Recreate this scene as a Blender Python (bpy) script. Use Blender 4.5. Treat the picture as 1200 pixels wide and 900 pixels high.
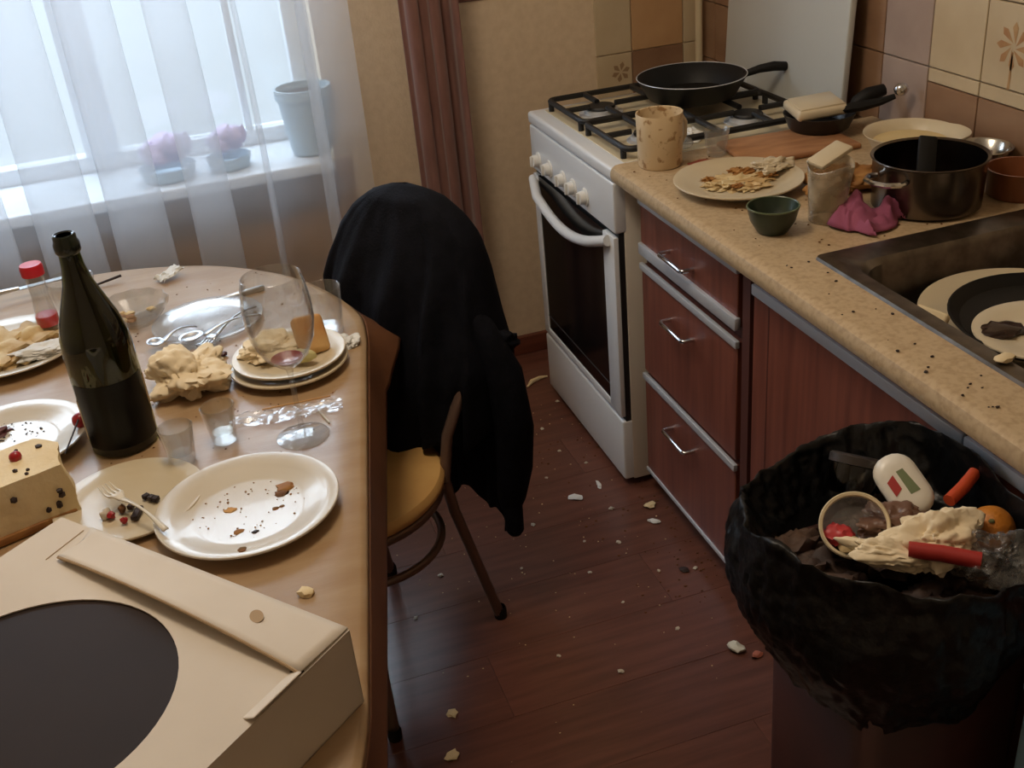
import bpy, bmesh, math, random
from mathutils import Vector, Matrix, noise
for o in list(bpy.data.objects): bpy.data.objects.remove(o)
S = bpy.context.scene
C = S.collection
R = math.radians
PI = math.pi
random.seed(7)

# ------------------------------------------------------------------ camera
yaw, pitch, roll = R(15.502), R(28.764), R(-5.668)
fw = Vector((math.sin(yaw)*math.cos(pitch), math.cos(yaw)*math.cos(pitch), -math.sin(pitch)))
rt = fw.cross(Vector((0, 0, 1))).normalized(); up = rt.cross(fw)
r2 = rt*math.cos(roll)+up*math.sin(roll); u2 = -rt*math.sin(roll)+up*math.cos(roll)
cd = bpy.data.cameras.new('camera'); cam = bpy.data.objects.new('camera', cd); C.objects.link(cam)
M = Matrix((r2, u2, -fw)).transposed().to_4x4(); M.translation = Vector((0, 0, 1.6)); cam.matrix_world = M
cd.sensor_fit = 'HORIZONTAL'; cd.sensor_width = 36; cd.lens = 1275.2/1200*36; cd.clip_start = .02
S.camera = cam

# ------------------------------------------------------------------ sky, window light, lamp light, exposure
W = bpy.data.worlds.new('overcast_sky'); S.world = W; W.use_nodes = True
bg = W.node_tree.nodes['Background']; bg.inputs[0].default_value = (.80, .92, 1.0, 1); bg.inputs[1].default_value = 1.05
def area(name, loc, target, sx, sy, power, col, portal=False):
    l = bpy.data.lights.new(name, 'AREA'); l.shape = 'RECTANGLE'; l.size = sx; l.size_y = sy; l.energy = power; l.color = col
    o = bpy.data.objects.new(name, l); C.objects.link(o); o.location = loc
    o.rotation_euler = (Vector(target)-Vector(loc)).to_track_quat('-Z', 'Y').to_euler()
    if portal: l.cycles.is_portal = True
    return o
area('window_portal', (-.45, 3.2, 1.4), (-.45, 0, 1.4), 1.75, 1.3, 1, (1, 1, 1), True)
area('window_daylight', (-.5, 3.55, 2.15), (-.15, 1.3, .55), 2.0, 1.1, 95, (.74, .87, 1.0))
lm = bpy.data.lights.new('ceiling_lamp_light', 'POINT'); lm.energy = 33; lm.color = (1.0, .84, .66); lm.shadow_soft_size = .25
lo_ = bpy.data.objects.new('ceiling_lamp_light', lm); C.objects.link(lo_); lo_.location = (.05, 1.55, 2.32)
S.view_settings.view_transform = 'Standard'; S.view_settings.look = 'None'
S.view_settings.gamma = 1; S.view_settings.use_curve_mapping = False; S.view_settings.exposure = 0.0

# ------------------------------------------------------------------ materials
def s2l(c): return tuple(((x/255)/12.92 if x/255 <= .04045 else ((x/255+.055)/1.055)**2.4) for x in c)+(1,)
MT = {}
def mat(n, col, rough=.5, metal=0, col2=None, scale=8, stretch=(1, 1, 1), lo=.35, hi=.65, bump=0, bscale=60, detail=4, spec=.5, coat=0, trans=0, dist=0, sheen=0, alpha=1, sss=0):
    if n in MT: return MT[n]
    m = bpy.data.materials.new(n); m.use_nodes = True; t = m.node_tree; b = t.nodes['Principled BSDF']
    b.inputs['Base Color'].default_value = s2l(col); b.inputs['Roughness'].default_value = rough; b.inputs['Metallic'].default_value = metal
    b.inputs['Specular IOR Level'].default_value = spec; b.inputs['Coat Weight'].default_value = coat; b.inputs['Transmission Weight'].default_value = trans
    b.inputs['Sheen Weight'].default_value = sheen; b.inputs['Alpha'].default_value = alpha
    if sss: b.inputs['Subsurface Weight'].default_value = sss; b.inputs['Subsurface Radius'].default_value = (.01, .006, .004)
    tc = t.nodes.new('ShaderNodeTexCoord'); mp = t.nodes.new('ShaderNodeMapping'); mp.inputs['Scale'].default_value = stretch
    t.links.new(tc.outputs['Object'], mp.inputs['Vector'])
    if col2:
        nz = t.nodes.new('ShaderNodeTexNoise'); nz.inputs['Scale'].default_value = scale; nz.inputs['Detail'].default_value = detail; nz.inputs['Distortion'].default_value = dist
        cr = t.nodes.new('ShaderNodeValToRGB'); cr.color_ramp.elements[0].position = lo; cr.color_ramp.elements[1].position = hi
        cr.color_ramp.elements[0].color = s2l(col); cr.color_ramp.elements[1].color = s2l(col2)
        t.links.new(mp.outputs[0], nz.inputs['Vector']); t.links.new(nz.outputs['Fac'], cr.inputs[0]); t.links.new(cr.outputs[0], b.inputs['Base Color'])
    if bump:
        nb = t.nodes.new('ShaderNodeTexNoise'); nb.inputs['Scale'].default_value = bscale; nb.inputs['Detail'].default_value = 4
        bp = t.nodes.new('ShaderNodeBump'); bp.inputs['Strength'].default_value = bump; bp.inputs['Distance'].default_value = .01
        t.links.new(mp.outputs[0], nb.inputs['Vector']); t.links.new(nb.outputs['Fac'], bp.inputs['Height']); t.links.new(bp.outputs[0], b.inputs['Normal'])
    MT[n] = m; return m
def glassmat(n, tint=(1, 1, 1), rough=.02, blend=.25, dirt_glint=0.0, dcol=(200, 200, 195)):
    if n in MT: return MT[n]
    m = bpy.data.materials.new(n); m.use_nodes = True; t = m.node_tree; t.nodes.clear()
    out = t.nodes.new('ShaderNodeOutputMaterial'); mx = t.nodes.new('ShaderNodeMixShader'); tr = t.nodes.new('ShaderNodeBsdfTransparent'); gl = t.nodes.new('ShaderNodeBsdfGlossy')
    tr.inputs[0].default_value = (*tint, 1); gl.inputs['Roughness'].default_value = rough; gl.inputs[0].default_value = (.95, .97, 1, 1)
    fr = t.nodes.new('ShaderNodeLayerWeight'); fr.inputs[0].default_value = .5
    pw_ = t.nodes.new('ShaderNodeMath'); pw_.operation = 'POWER'; pw_.inputs[1].default_value = 3.5; t.links.new(fr.outputs['Facing'], pw_.inputs[0])
    ma = t.nodes.new('ShaderNodeMath'); ma.operation = 'MULTIPLY_ADD'; ma.inputs[1].default_value = blend*3; ma.inputs[2].default_value = .05; t.links.new(pw_.outputs[0], ma.inputs[0])
    t.links.new(ma.outputs[0], mx.inputs[0]); t.links.new(tr.outputs[0], mx.inputs[1]); t.links.new(gl.outputs[0], mx.inputs[2])
    last = mx
    if dirt_glint:  # pale diffuse mix: smears on dirty glass, painted highlights on clear glass
        df = t.nodes.new('ShaderNodeBsdfDiffuse'); df.inputs[0].default_value = s2l(dcol); m2 = t.nodes.new('ShaderNodeMixShader')
        nz = t.nodes.new('ShaderNodeTexNoise'); nz.inputs['Scale'].default_value = 25; mr = t.nodes.new('ShaderNodeMapRange'); mr.inputs[1].default_value = .3; mr.inputs[2].default_value = .8; mr.inputs[4].default_value = dirt_glint*2
        tc = t.nodes.new('ShaderNodeTexCoord'); t.links.new(tc.outputs['Object'], nz.inputs['Vector']); t.links.new(nz.outputs['Fac'], mr.inputs[0])
        t.links.new(mr.outputs[0], m2.inputs[0]); t.links.new(mx.outputs[0], m2.inputs[1]); t.links.new(df.outputs[0], m2.inputs[2]); last = m2
    t.links.new(last.outputs[0], out.inputs[0]); MT[n] = m; return m
def sheermat(n, col, opac, trl=.6):
    m = bpy.data.materials.new(n); m.use_nodes = True; t = m.node_tree; t.nodes.clear()
    out = t.nodes.new('ShaderNodeOutputMaterial'); mx = t.nodes.new('ShaderNodeMixShader'); tr = t.nodes.new('ShaderNodeBsdfTransparent')
    d = t.nodes.new('ShaderNodeBsdfDiffuse'); tl = t.nodes.new('ShaderNodeBsdfTranslucent'); m2 = t.nodes.new('ShaderNodeMixShader'); m2.inputs[0].default_value = trl
    d.inputs[0].default_value = s2l(col); tl.inputs[0].default_value = s2l(col); mx.inputs[0].default_value = opac
    t.links.new(d.outputs[0], m2.inputs[1]); t.links.new(tl.outputs[0], m2.inputs[2]); t.links.new(tr.outputs[0], mx.inputs[1]); t.links.new(m2.outputs[0], mx.inputs[2]); t.links.new(mx.outputs[0], out.inputs[0])
    MT[n] = m; return m

wallpaper = mat('beige wallpaper', (218, 197, 168), .85, col2=(210, 188, 158), scale=40, bump=.15, bscale=120)
stonepaper = mat('brown stone wallpaper', (190, 148, 100), .8, col2=(136, 104, 74), scale=3.2, stretch=(.7, 1, 4), detail=6, bump=.2, bscale=30)
plaster = mat('pale plaster', (205, 195, 178), .9)
ceilm = mat('white ceiling paint', (225, 220, 210), .9)
floorm = [mat('red brown laminate %s' % k, c, .29, col2=c2, scale=3.5, stretch=(1.2, 14, 6), detail=6, bump=.03, bscale=40, lo=.3, hi=.75) for k, c, c2 in
          (('a', (112, 71, 58), (85, 52, 43)), ('b', (106, 66, 54), (82, 49, 41)), ('c', (116, 73, 60), (88, 54, 44)))]
grout = mat('dark joint', (70, 42, 34), .9)
tgrout = mat('tile grout', (150, 132, 105), .9)
skirtm = mat('red brown baseboard', (120, 66, 48), .5, col2=(98, 52, 38), scale=6, stretch=(1, 8, 8))
tile_beige = mat('beige tile glaze', (200, 182, 150), .3, col2=(190, 170, 138), scale=9)
tile_brown = mat('brown tile glaze', (148, 116, 90), .3, col2=(130, 98, 74), scale=7, stretch=(1, 1, 2))
tile_peach = mat('peach tile glaze', (196, 158, 116), .3, col2=(184, 144, 102), scale=7)
tile_mauve = mat('mauve grey tile glaze', (172, 152, 140), .3, col2=(160, 140, 129), scale=8)
decalm = mat('orange flower print', (182, 146, 100), .35, col2=(166, 120, 78), scale=30)
frame_w = mat('white window plastic', (225, 230, 235), .35)
paneg = glassmat('window pane glass', (.96, .98, 1), .01, .12)
tulle = sheermat('sheer white tulle', (228, 231, 236), .33, .5)
drapem = mat('dusty brown drape cloth', (128, 90, 80), .85, col2=(116, 79, 70), scale=20, stretch=(3, 3, .5), sheen=.3)
enamel = mat('white enamel', (216, 218, 220), .28)
enamel2 = mat('white stove side enamel', (214, 206, 192), .35)
blackiron = mat('black cast iron', (22, 21, 21), .55)
ovenglass = mat('dark oven glass', (14, 14, 15), .12, spec=.4)
alum = mat('brushed aluminium', (200, 204, 210), .35, .35)
chrome = mat('polished chrome', (215, 218, 222), .14, 1)
steel = mat('scratched stainless steel', (128, 120, 112), .33, 1, col2=(100, 93, 86), scale=30, bump=.03)
darkwood = mat('red brown wood front', (132, 76, 60), .42, col2=(106, 58, 46), scale=4, stretch=(14, 14, .8), detail=5, lo=.3, hi=.7)
carcass = mat('dark cabinet board', (84, 46, 38), .6)
counterm = mat('speckled beige worktop', (188, 164, 130), .38, col2=(168, 143, 110), scale=110, detail=3, lo=.42, hi=.7)
oilcloth = mat('wood look oilcloth', (158, 127, 92), .33, col2=(172, 145, 112), scale=5, stretch=(1.2, 5, 3), detail=6, lo=.35, hi=.68, bump=.04, bscale=30)
tablewood = mat('dark table wood', (86, 52, 34), .5)
china = mat('white glazed china', (206, 196, 178), .24, spec=.6, coat=.3)
china_c = mat('cream glazed china', (204, 190, 162), .28, spec=.4, coat=.2)
tubem = mat('brown metal tube', (116, 94, 82), .35, .5)
seatm = mat('tan vinyl seat', (206, 164, 100), .5, col2=(194, 150, 88), scale=12)
coatm = mat('black wool coat cloth', (22, 23, 30), .8, col2=(16, 17, 22), scale=30, bump=.2, bscale=220, spec=.08)
bottleg = glassmat('dark green bottle glass', (.30, .31, .11), .04, .22)
labelblack = mat('black bottle label', (6, 6, 5), .3, spec=.25, col2=(9, 9, 7), scale=50)
labelgold = mat('tan bottle label edge', (176, 150, 108), .6)
glassm = glassmat('clear glass', (.95, .95, .94), .03, .28, .05, (225, 222, 215))  # faint diffuse share paints a glint on stem and rims
glassdirty = glassmat('smeared clear glass', (.93, .92, .9), .14, .25, .14)
winered = mat('dregs of red wine', (120, 40, 52), .1, alpha=1)
steelcut = mat('table cutlery steel', (205, 208, 212), .3, 1)
napkinm = mat('cream paper napkin', (232, 214, 180), .9)
paperw = mat('white scrap paper', (222, 222, 218), .85)
cardb = mat('white cake box board', (220, 210, 196), .75, col2=(212, 201, 186), scale=5)
cardin = mat('raw grey board edge', (172, 146, 112), .8)
filmdark = mat('dark brown box window film', (50, 38, 32), .6, col2=(42, 32, 28), scale=4, spec=.15)
crumbm = mat('brown food crumb', (124, 82, 44), .8, col2=(88, 56, 30), scale=60)
creamcake = mat('cream cake filling', (230, 210, 168), .7, col2=(220, 196, 148), scale=14, bump=.2, bscale=60)
berry = mat('red berry', (158, 28, 36), .3)
dkbit = mat('dark chocolate bit', (44, 28, 24), .6)
redplastic = mat('red plastic cap', (196, 34, 48), .3)
pepper = mat('olive spice filling', (104, 84, 44), .8, col2=(140, 90, 50), scale=60)
toastm = mat('toasted bread', (190, 134, 74), .85, col2=(216, 176, 116), scale=10)
foodpale = mat('pale leftover salad', (214, 194, 148), .7, col2=(190, 156, 104), scale=22, bump=.3, bscale=50)
foodbrown = mat('browned leftover food', (140, 92, 44), .7, col2=(170, 122, 64), scale=30)
greenb = mat('dark green glazed clay', (44, 58, 40), .3, col2=(30, 42, 30), scale=20)
pinkm = mat('pink cloth napkin', (156, 84, 112), .9, col2=(138, 70, 98), scale=20)
mugm = mat('cream mug with brown floral print', (214, 190, 152), .35, col2=(160, 124, 84), scale=60, lo=.56, hi=.66, detail=3)
panm = mat('black nonstick coating', (13, 13, 14), .5, spec=.3)
panm_out = mat('black enamel pan outside', (24, 24, 26), .4)
bakelite = mat('black bakelite', (14, 13, 13), .6, spec=.3)
boardm = mat('worn wooden board', (176, 128, 88), .6, col2=(150, 104, 70), scale=5, stretch=(2, 8, 2))
bagm = mat('black plastic film', (10, 10, 11), .38, bump=.5, bscale=26, spec=.35)
binm = mat('dark maroon bin', (70, 38, 34), .5, col2=(58, 32, 29), scale=6)
bluem = mat('pale blue plastic', (120, 150, 170), .5)
orangem = mat('orange peel skin', (196, 122, 40), .45, bump=.2, bscale=180)
whitepl = mat('white plastic', (226, 220, 206), .3)
ivory = mat('ivory plastic rim', (214, 196, 160), .35)
redtube = mat('red cardboard tube', (164, 42, 36), .5)
orangetube = mat('orange red wrapper', (196, 78, 44), .45)
clearfilm = glassmat('clear packing film', (.9, .88, .86), .12, .45, .12)
potm = mat('pale blue grey pot plastic', (170, 190, 200), .45)
mauvem = mat('mauve petals', (206, 188, 220), .7)
leafm = mat('houseplant leaf', (86, 112, 74), .6)
soil = mat('potting soil', (66, 50, 40), .9)
sponge = mat('cream sponge', (222, 204, 166), .9)
eggshell = mat('pale shell', (214, 212, 196), .6)
rust = mat('red sauce stain', (150, 66, 50), .4)
pipem = mat('cream pipe paint', (206, 190, 156), .45)
knobm = mat('ivory stove knob', (224, 222, 216), .35)

# ------------------------------------------------------------------ mesh helpers
class G:
    def __init__(s): s.v = []; s.f = []
    def add(s, v, f):
        o = len(s.v); s.v += [tuple(p) for p in v]; s.f += [tuple(i+o for i in q) for q in f]; return s
    def box(s, x0, x1, y0, y1, z0, z1, bev=0, seg=2):
        bm = bmesh.new(); bmesh.ops.create_cube(bm, size=1)
        for v in bm.verts: v.co = Vector(((x0+x1)/2+v.co.x*(x1-x0), (y0+y1)/2+v.co.y*(y1-y0), (z0+z1)/2+v.co.z*(z1-z0)))
        if bev: bmesh.ops.bevel(bm, geom=bm.edges[:], offset=bev, segments=seg, affect='EDGES', profile=.5)
        return s.bm(bm)
    def bm(s, bm):
        bm.verts.ensure_lookup_table(); bm.verts.index_update()
        s.add([v.co[:] for v in bm.verts], [[v.index for v in f.verts] for f in bm.faces]); bm.free(); return s
    def lathe(s, prof, seg=40, cx=0, cy=0, cz=0, sx=1, sy=1):
        v = []; f = []; n = len(prof)
        for i in range(seg):
            a = 2*PI*i/seg; c, d = math.cos(a), math.sin(a)
            for r, z in prof: v.append((cx+r*c*sx, cy+r*d*sy, cz+z))
        for i in range(seg):
            j = (i+1) % seg
            for k in range(n-1):
                if prof[k][0] < 1e-6 and prof[k+1][0] < 1e-6: continue
                f.append((i*n+k, j*n+k, j*n+k+1, i*n+k+1))
        bm = bmesh.new(); vs = [bm.verts.new(p) for p in v]
        for q in f:
            try: bm.faces.new([vs[i] for i in q])
            except ValueError: pass
        bmesh.ops.remove_doubles(bm, verts=bm.verts[:], dist=1e-5); bmesh.ops.dissolve_degenerate(bm, edges=bm.edges[:], dist=1e-6)
        return s.bm(bm)
    def tube(s, pts, rad, seg=10, closed=False, cap=True):
        pts = [Vector(p) for p in pts]; n = len(pts); rr = rad if isinstance(rad, (list, tuple)) else [rad]*n
        v = []; f = []; prev = None
        for i, p in enumerate(pts):
            t = (pts[(i+1) % n]-pts[i-1]) if closed else (pts[min(i+1, n-1)]-pts[max(i-1, 0)])
            t.normalize()
            if prev is None:
                a = t.orthogonal().normalized()
            else:
                a = (prev-t*prev.dot(t)); a = a.normalized() if a.length > 1e-6 else t.orthogonal().normalized()
            prev = a; b = t.cross(a)
            for k in range(seg):
                an = 2*PI*k/seg; v.append(p+(a*math.cos(an)+b*math.sin(an))*rr[i])
        m = n if closed else n-1
        for i in range(m):
            j = (i+1) % n
            for k in range(seg): l = (k+1) % seg; f.append((i*seg+k, i*seg+l, j*seg+l, j*seg+k))
        if cap and not closed: f.append(tuple(range(seg-1, -1, -1))); f.append(tuple((n-1)*seg+k for k in range(seg)))
        return s.add(v, f)
    def sheet(s, nu, nv, fn, closeu=False):
        v = [fn(i/(nu if closeu else nu-1), j/(nv-1)) for j in range(nv) for i in range(nu)]; f = []
        for j in range(nv-1):
            for i in range(nu if closeu else nu-1):
                k = (i+1) % nu; f.append((j*nu+i, j*nu+k, (j+1)*nu+k, (j+1)*nu+i))
        return s.add(v, f)
    def prism(s, poly, z0, z1):
        n = len(poly); v = [(x, y, z0) for x, y in poly]+[(x, y, z1) for x, y in poly]
        f = [tuple(range(n-1, -1, -1)), tuple(range(n, 2*n))]+[(i, (i+1) % n, n+(i+1) % n, n+i) for i in range(n)]
        return s.add(v, f)
    def blob(s, c, r, sub=2, amp=.25, fr=2.0, sc=(1, 1, 1), seed=0, flat=None):
        bm = bmesh.new(); bmesh.ops.create_icosphere(bm, subdivisions=sub, radius=1)
        for v in bm.verts:
            d = v.co.normalized(); k = 1+amp*noise.noise(d*fr+Vector((seed*3.1, seed*1.7, seed*2.3)))
            p = Vector((d.x*sc[0], d.y*sc[1], d.z*sc[2]))*r*k
            if flat is not None: p.z = max(p.z, flat)
            v.co = p+Vector(c)
        return s.bm(bm)
    def rot(s, mtx):
        s.v = [tuple(mtx @ Vector(p)) for p in s.v]; return s
def obj(name, g, m, parent=None, smooth=40, loc=None, solid=0, sub=0, rot=None):
    me = bpy.data.meshes.new(name); me.from_pydata(g.v, [], g.f); me.update()
    bm = bmesh.new(); bm.from_mesh(me); bmesh.ops.recalc_face_normals(bm, faces=bm.faces[:]); bm.to_mesh(me); bm.free()
    if smooth:
        for p in me.polygons: p.use_smooth = True
        me.set_sharp_from_angle(angle=R(smooth))
    me.materials.append(m)
    o = bpy.data.objects.new(name, me); C.objects.link(o)
    if parent: o.parent = parent
    if loc: o.location = loc
    if rot: o.rotation_euler = rot
    if sub: q = o.modifiers.new('sub', 'SUBSURF'); q.levels = sub; q.render_levels = sub
    if solid: q = o.modifiers.new('solid', 'SOLIDIFY'); q.thickness = solid; q.offset = 0
    return o
def tag(o, label, cat, group=None, kind=None):
    o['label'] = label; o['category'] = cat
    if group: o['group'] = group
    if kind: o['kind'] = kind
    return o
def struct(o, label=None, cat=None):
    o['kind'] = 'structure'
    if label: o['label'] = label
    if cat: o['category'] = cat
    return o
def thing(name, label, cat, loc=(0, 0, 0), rz=0, group=None, rot=None):
    o = bpy.data.objects.new(name, None); o.empty_display_size = .05; C.objects.link(o); o.location = loc; o.rotation_euler = rot or (0, 0, rz)
    return tag(o, label, cat, group)
def dup(o, parent=None):
    c = o.copy(); C.objects.link(c)
    if parent is not None: c.parent = parent
    for ch in list(o.children): dup(ch, c)
    return c
def nz(x, y=0, z=0): return noise.noise(Vector((x, y, z)))

# ------------------------------------------------------------------ the setting
WY, WX = 3.0, 1.52
# floor with laminate planks
fl = struct(obj('floor', G().box(-1.75, WX, -1.0, WY, -.06, -.006), grout, smooth=0), 'red-brown laminate floor strewn with crumbs', 'floor')
pw, pl = .185, 1.28; pm = {}
y = WY; row = 0
while y > -1.0:
    x = -1.75-(row*.43) % pl
    while x < WX:
        x0, x1 = max(x, -1.75), min(x+pl, WX); L = x1-x0
        if L > .03:
            key = (round(L, 3), (row*3+int(x*7)) % 3)
            if key not in pm:
                g = G().box(0, L-.0005, -pw+.0005, 0, -.006, 0, .0004, 1)
                p = obj('plank', g, floorm[key[1]], fl, smooth=0); pm[key] = p.data
            else:
                p = bpy.data.objects.new('plank', pm[key]); C.objects.link(p); p.parent = fl
            p.location = (x0, y, 0)
        x += pl
    y -= pw; row += 1
struct(obj('ceiling', G().box(-1.75, WX, -1.0, WY+.3, 2.6, 2.66), ceilm, smooth=0), 'plain white ceiling', 'ceiling')
struct(obj('wall_left', G().box(-1.81, -1.75, -1.0, WY+.3, -.06, 2.66), wallpaper, smooth=0), 'beige wallpapered side wall', 'wall')
struct(obj('wall_front', G().box(-1.75, WX, -1.06, -1.0, -.06, 2.66), wallpaper, smooth=0), 'beige wall behind the viewer', 'wall')
wr = struct(obj('wall_right', G().box(WX+.006, WX+.1, -1.0, WY+.3, -.06, 2.66), tgrout, smooth=0), 'kitchen wall tiled in beige, brown and mauve behind the worktop', 'wall')
# window wall with opening
wx0, wx1, wz0, wz1 = -1.35, .385, .76, 2.1
g = G().box(-1.75, wx0, WY, WY+.3, -.06, 2.6).box(wx1, WX+.006, WY, WY+.3, -.06, 2.6).box(wx0, wx1, WY, WY+.3, -.06, wz0-.03).box(wx0, wx1, WY, WY+.3, wz1, 2.6)
wb = struct(obj('wall_back', g, wallpaper, smooth=0), 'beige papered window wall behind the table and stove', 'wall')
lp = obj('stone_paper_panel', G().box(-1.75, .43, WY-.006, WY, 0, .728), stonepaper, wb, smooth=0); lp['label'] = 'brown stone-patterned paper below the window sill'
struct(obj('trim_1', G().box(.70, 1.17, WY-.006, WY, 1.092, 1.16, .002, 1), drapem, smooth=0), 'narrow brown border strip on the beige wall above the drape', 'trim')
struct(obj('baseboard_back', G().box(-1.75, WX, WY-.022, WY, 0, .06, .004, 2), skirtm), 'red-brown skirting under the window wall', 'baseboard')
# tiles on the right wall
tm = {}
def tile(parent, m, w, h, d, loc, axis):
    key = (m.name, round(w, 3), round(h, 3), axis)
    if key not in tm:
        g = G().box(-d, 0, 0, w-.003, 0, h-.003, .0012, 1) if axis == 'x' else G().box(0, w-.003, -d, 0, 0, h-.003, .0012, 1)
        o = obj('tile', g, m, parent, smooth=0); tm[key] = o.data
    else:
        o = bpy.data.objects.new('tile', tm[key]); C.objects.link(o); o.parent = parent
    o.location = loc; return o
rows = [.70, .845, .975, 1.005, 1.165, 1.325, 1.485]
yc = [WY-.003]+[1.957+.16*k for k in range(6, -10, -1)]
for a, b in zip(yc[:-1], yc[1:]):
    mid = (a+b)/2
    rws = rows if mid < 1.957 else [.70, .845, 1.005, 1.165, 1.325, 1.485]
    for z0, z1 in zip(rws[:-1], rws[1:]):
        if mid > 2.117: m = tile_brown
        elif mid > 1.957: m = tile_mauve
        elif z1 <= .975: m = tile_brown
        else: m = tile_beige
        t = tile(wr, m, a-b, z1-z0, .008, (WX+.006, b, z0), 'x')
        if abs(mid-1.717) < .02 and abs(z0-1.005) < .001:
            g = G()
            for k in range(8):
                an = k*PI/4; g.add([(-.0086, .078+.006*math.cos(an+.6), .08+.006*math.sin(an+.6)), (-.0086, .078+.036*math.cos(an+.22), .08+.036*math.sin(an+.22)), (-.0086, .078+.046*math.cos(an), .08+.046*math.sin(an)), (-.0086, .078+.036*math.cos(an-.22), .08+.036*math.sin(an-.22))], [(0, 1, 2, 3)])
            g.add([(-.0086, .075, .0), (-.0086, .082, .0), (-.0086, .08, .07), (-.0086, .076, .07)], [(0, 1, 2, 3)])
            obj('flower_print', g, decalm, t, smooth=0)['label'] = 'orange flower printed on the tile'
for x0, x1, up_, lo_ in ((1.179, 1.293, tile_beige, tile_beige), (1.293, 1.457, tile_peach, tile_brown), (1.457, 1.517, tile_beige, tile_beige)):
    for z0, z1 in ((.73, .89), (.89, 1.05), (1.05, 1.21), (1.21, 1.37), (1.37, 1.53)):
        t = tile(wb, lo_ if z1 <= .9 else up_, x1-x0, z1-z0, .006, (x0, WY, z0), 'y')
        if x0 < 1.2 and z0 < .8:
            g = G()
            for k in range(6):
                an = k*PI/3+.3; g.add([(.075+.004*math.cos(an), -.0066, .105+.004*math.sin(an)), (.075+.022*math.cos(an+.35), -.0066, .105+.022*math.sin(an+.35)), (.075+.03*math.cos(an), -.0066, .105+.03*math.sin(an)), (.075+.022*math.cos(an-.35), -.0066, .105+.022*math.sin(an-.35))], [(0, 1, 2, 3)])
            obj('flower_print', g, mat('brown flower print', (150, 122, 92), .35), t, smooth=0)['label'] = 'brown flower printed on the tile'
obj('gas_pipe', G().tube([(1.49, 2.96, .0), (1.49, 2.96, 2.55)], .011, 12), pipem).name = 'gas_pipe'
gp = bpy.data.objects['gas_pipe']; tag(gp, 'thin cream gas pipe running up the wall corner behind the frying pan', 'pipe')
# window
wn = bpy.data.objects.new('window_1', None); C.objects.link(wn); wn.location = (0, 0, 0); struct(wn, 'bright window with white frame behind the sheer curtain', 'window')
g = G(); yy0, yy1 = WY+.14, WY+.2
g.box(wx0, wx1, yy0, yy1, wz0-.03, wz0+.05, .004).box(wx0, wx1, yy0, yy1, wz1-.06, wz1, .004).box(wx0, wx0+.06, yy0, yy1, wz0, wz1, .004).box(wx1-.06, wx1, yy0, yy1, wz0, wz1, .004)
obj('window_frame', g, frame_w, wn)
for xm in (-.82, -.22): obj('mullion', G().box(xm-.045, xm+.045, yy0-.01, yy1, wz0+.05, wz1-.06, .004), frame_w, wn)
obj('glazing_bar', G().box(-.175, wx1-.06, yy0+.01, yy1-.01, 1.30, 1.335, .003), frame_w, wn)
obj('glazing_bar', G().box(.17, .19, yy0+.01, yy1-.01, .81, 2.04, .003), frame_w, wn)
for a, b in ((wx0+.06, -.865), (-.775, -.265), (-.175, wx1-.06)): obj('pane', G().box(a, b, yy0+.025, yy0+.031, wz0+.05, wz1-.06), paneg, wn, smooth=0)
obj('window_sill', G().box(wx0-.03, wx1-.02, WY-.15, WY+.14, .735, .768, .008, 3), frame_w, wn)

# ------------------------------------------------------------------ curtains
def make_tulle(name, x0, x1, folds, amp, y0, seed, label, zt=2.35, zb=.06):
    def fn(u, v):
        z = zt+(zb-zt)*v; ph = u*folds*2*PI+seed
        fl = 1+.25*v
        x = x0+(x1-x0)*u+amp*fl*math.sin(ph)*max(.15, .62+1.3*nz(u*9, seed))+.012*nz(u*9, v*3, seed)
        yv = y0+.030*math.cos(ph)*(.9+.6*nz(u*5, 3+seed))+.01*nz(u*14, v*4, seed+5)
        return (x, yv, z)
    o = obj(name, G().sheet(220, 24, fn), tulle, smooth=180)
    return tag(o, label, 'curtain')
make_tulle('sheer_curtain', -1.5, .43, 12, .075, 2.76, .7, 'sheer white tulle curtain hanging in folds across the window')
def drape(u, v):
    z = 2.35+(.03-2.35)*v; ph = u*2.5*2*PI
    x = .60+.15*u+.012*math.sin(ph*2)*.4; yv = 2.88+.018*math.cos(ph)+.012*v*math.sin(ph*.7)
    return (x, yv, z)
tag(obj('drape', G().sheet(70, 12, drape), drapem, smooth=180, solid=.004), 'dusty brown drape gathered beside the window', 'curtain')

# things on the window sill
t = thing('flower_pot', 'pale blue-grey flower pot on the sill behind the tulle', 'pot', (.325, 2.965, .772))
obj('pot', G().lathe([(0, 0), (.052, 0), (.056, .01), (.070, .145), (.076, .148), (.076, .175), (.070, .175), (.067, .15), (.0, .15)], 32), potm, t)
obj('soil', G().lathe([(0, .156), (.066, .156), (.067, .15)], 24), soil, t)
for lab, x, w in (('mauve flower bunch on the sill nearest the middle of the curtain', -.06, .095), ('smaller mauve flower bunch on the sill next to the grey pot', .10, .075)):
    t = thing('flower_bunch', lab, 'flowers', (x, 2.955, .772), group='mauve flowers on the sill')
    obj('saucer', G().lathe([(0, 0), (w*.7, 0), (w*.8, .03), (w*.76, .03), (w*.66, .006), (0, .006)], 24), potm, t)
    for k in range(9):
        a = k*2.4; r = w*.55*math.sqrt(k/9); obj('blossom', G().blob((r*math.cos(a), r*math.sin(a)*.6, .05+.012*(k % 3)+.02*(1-k/9)), w*.34, 2, .5, 3, seed=k), mauvem, t)

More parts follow.
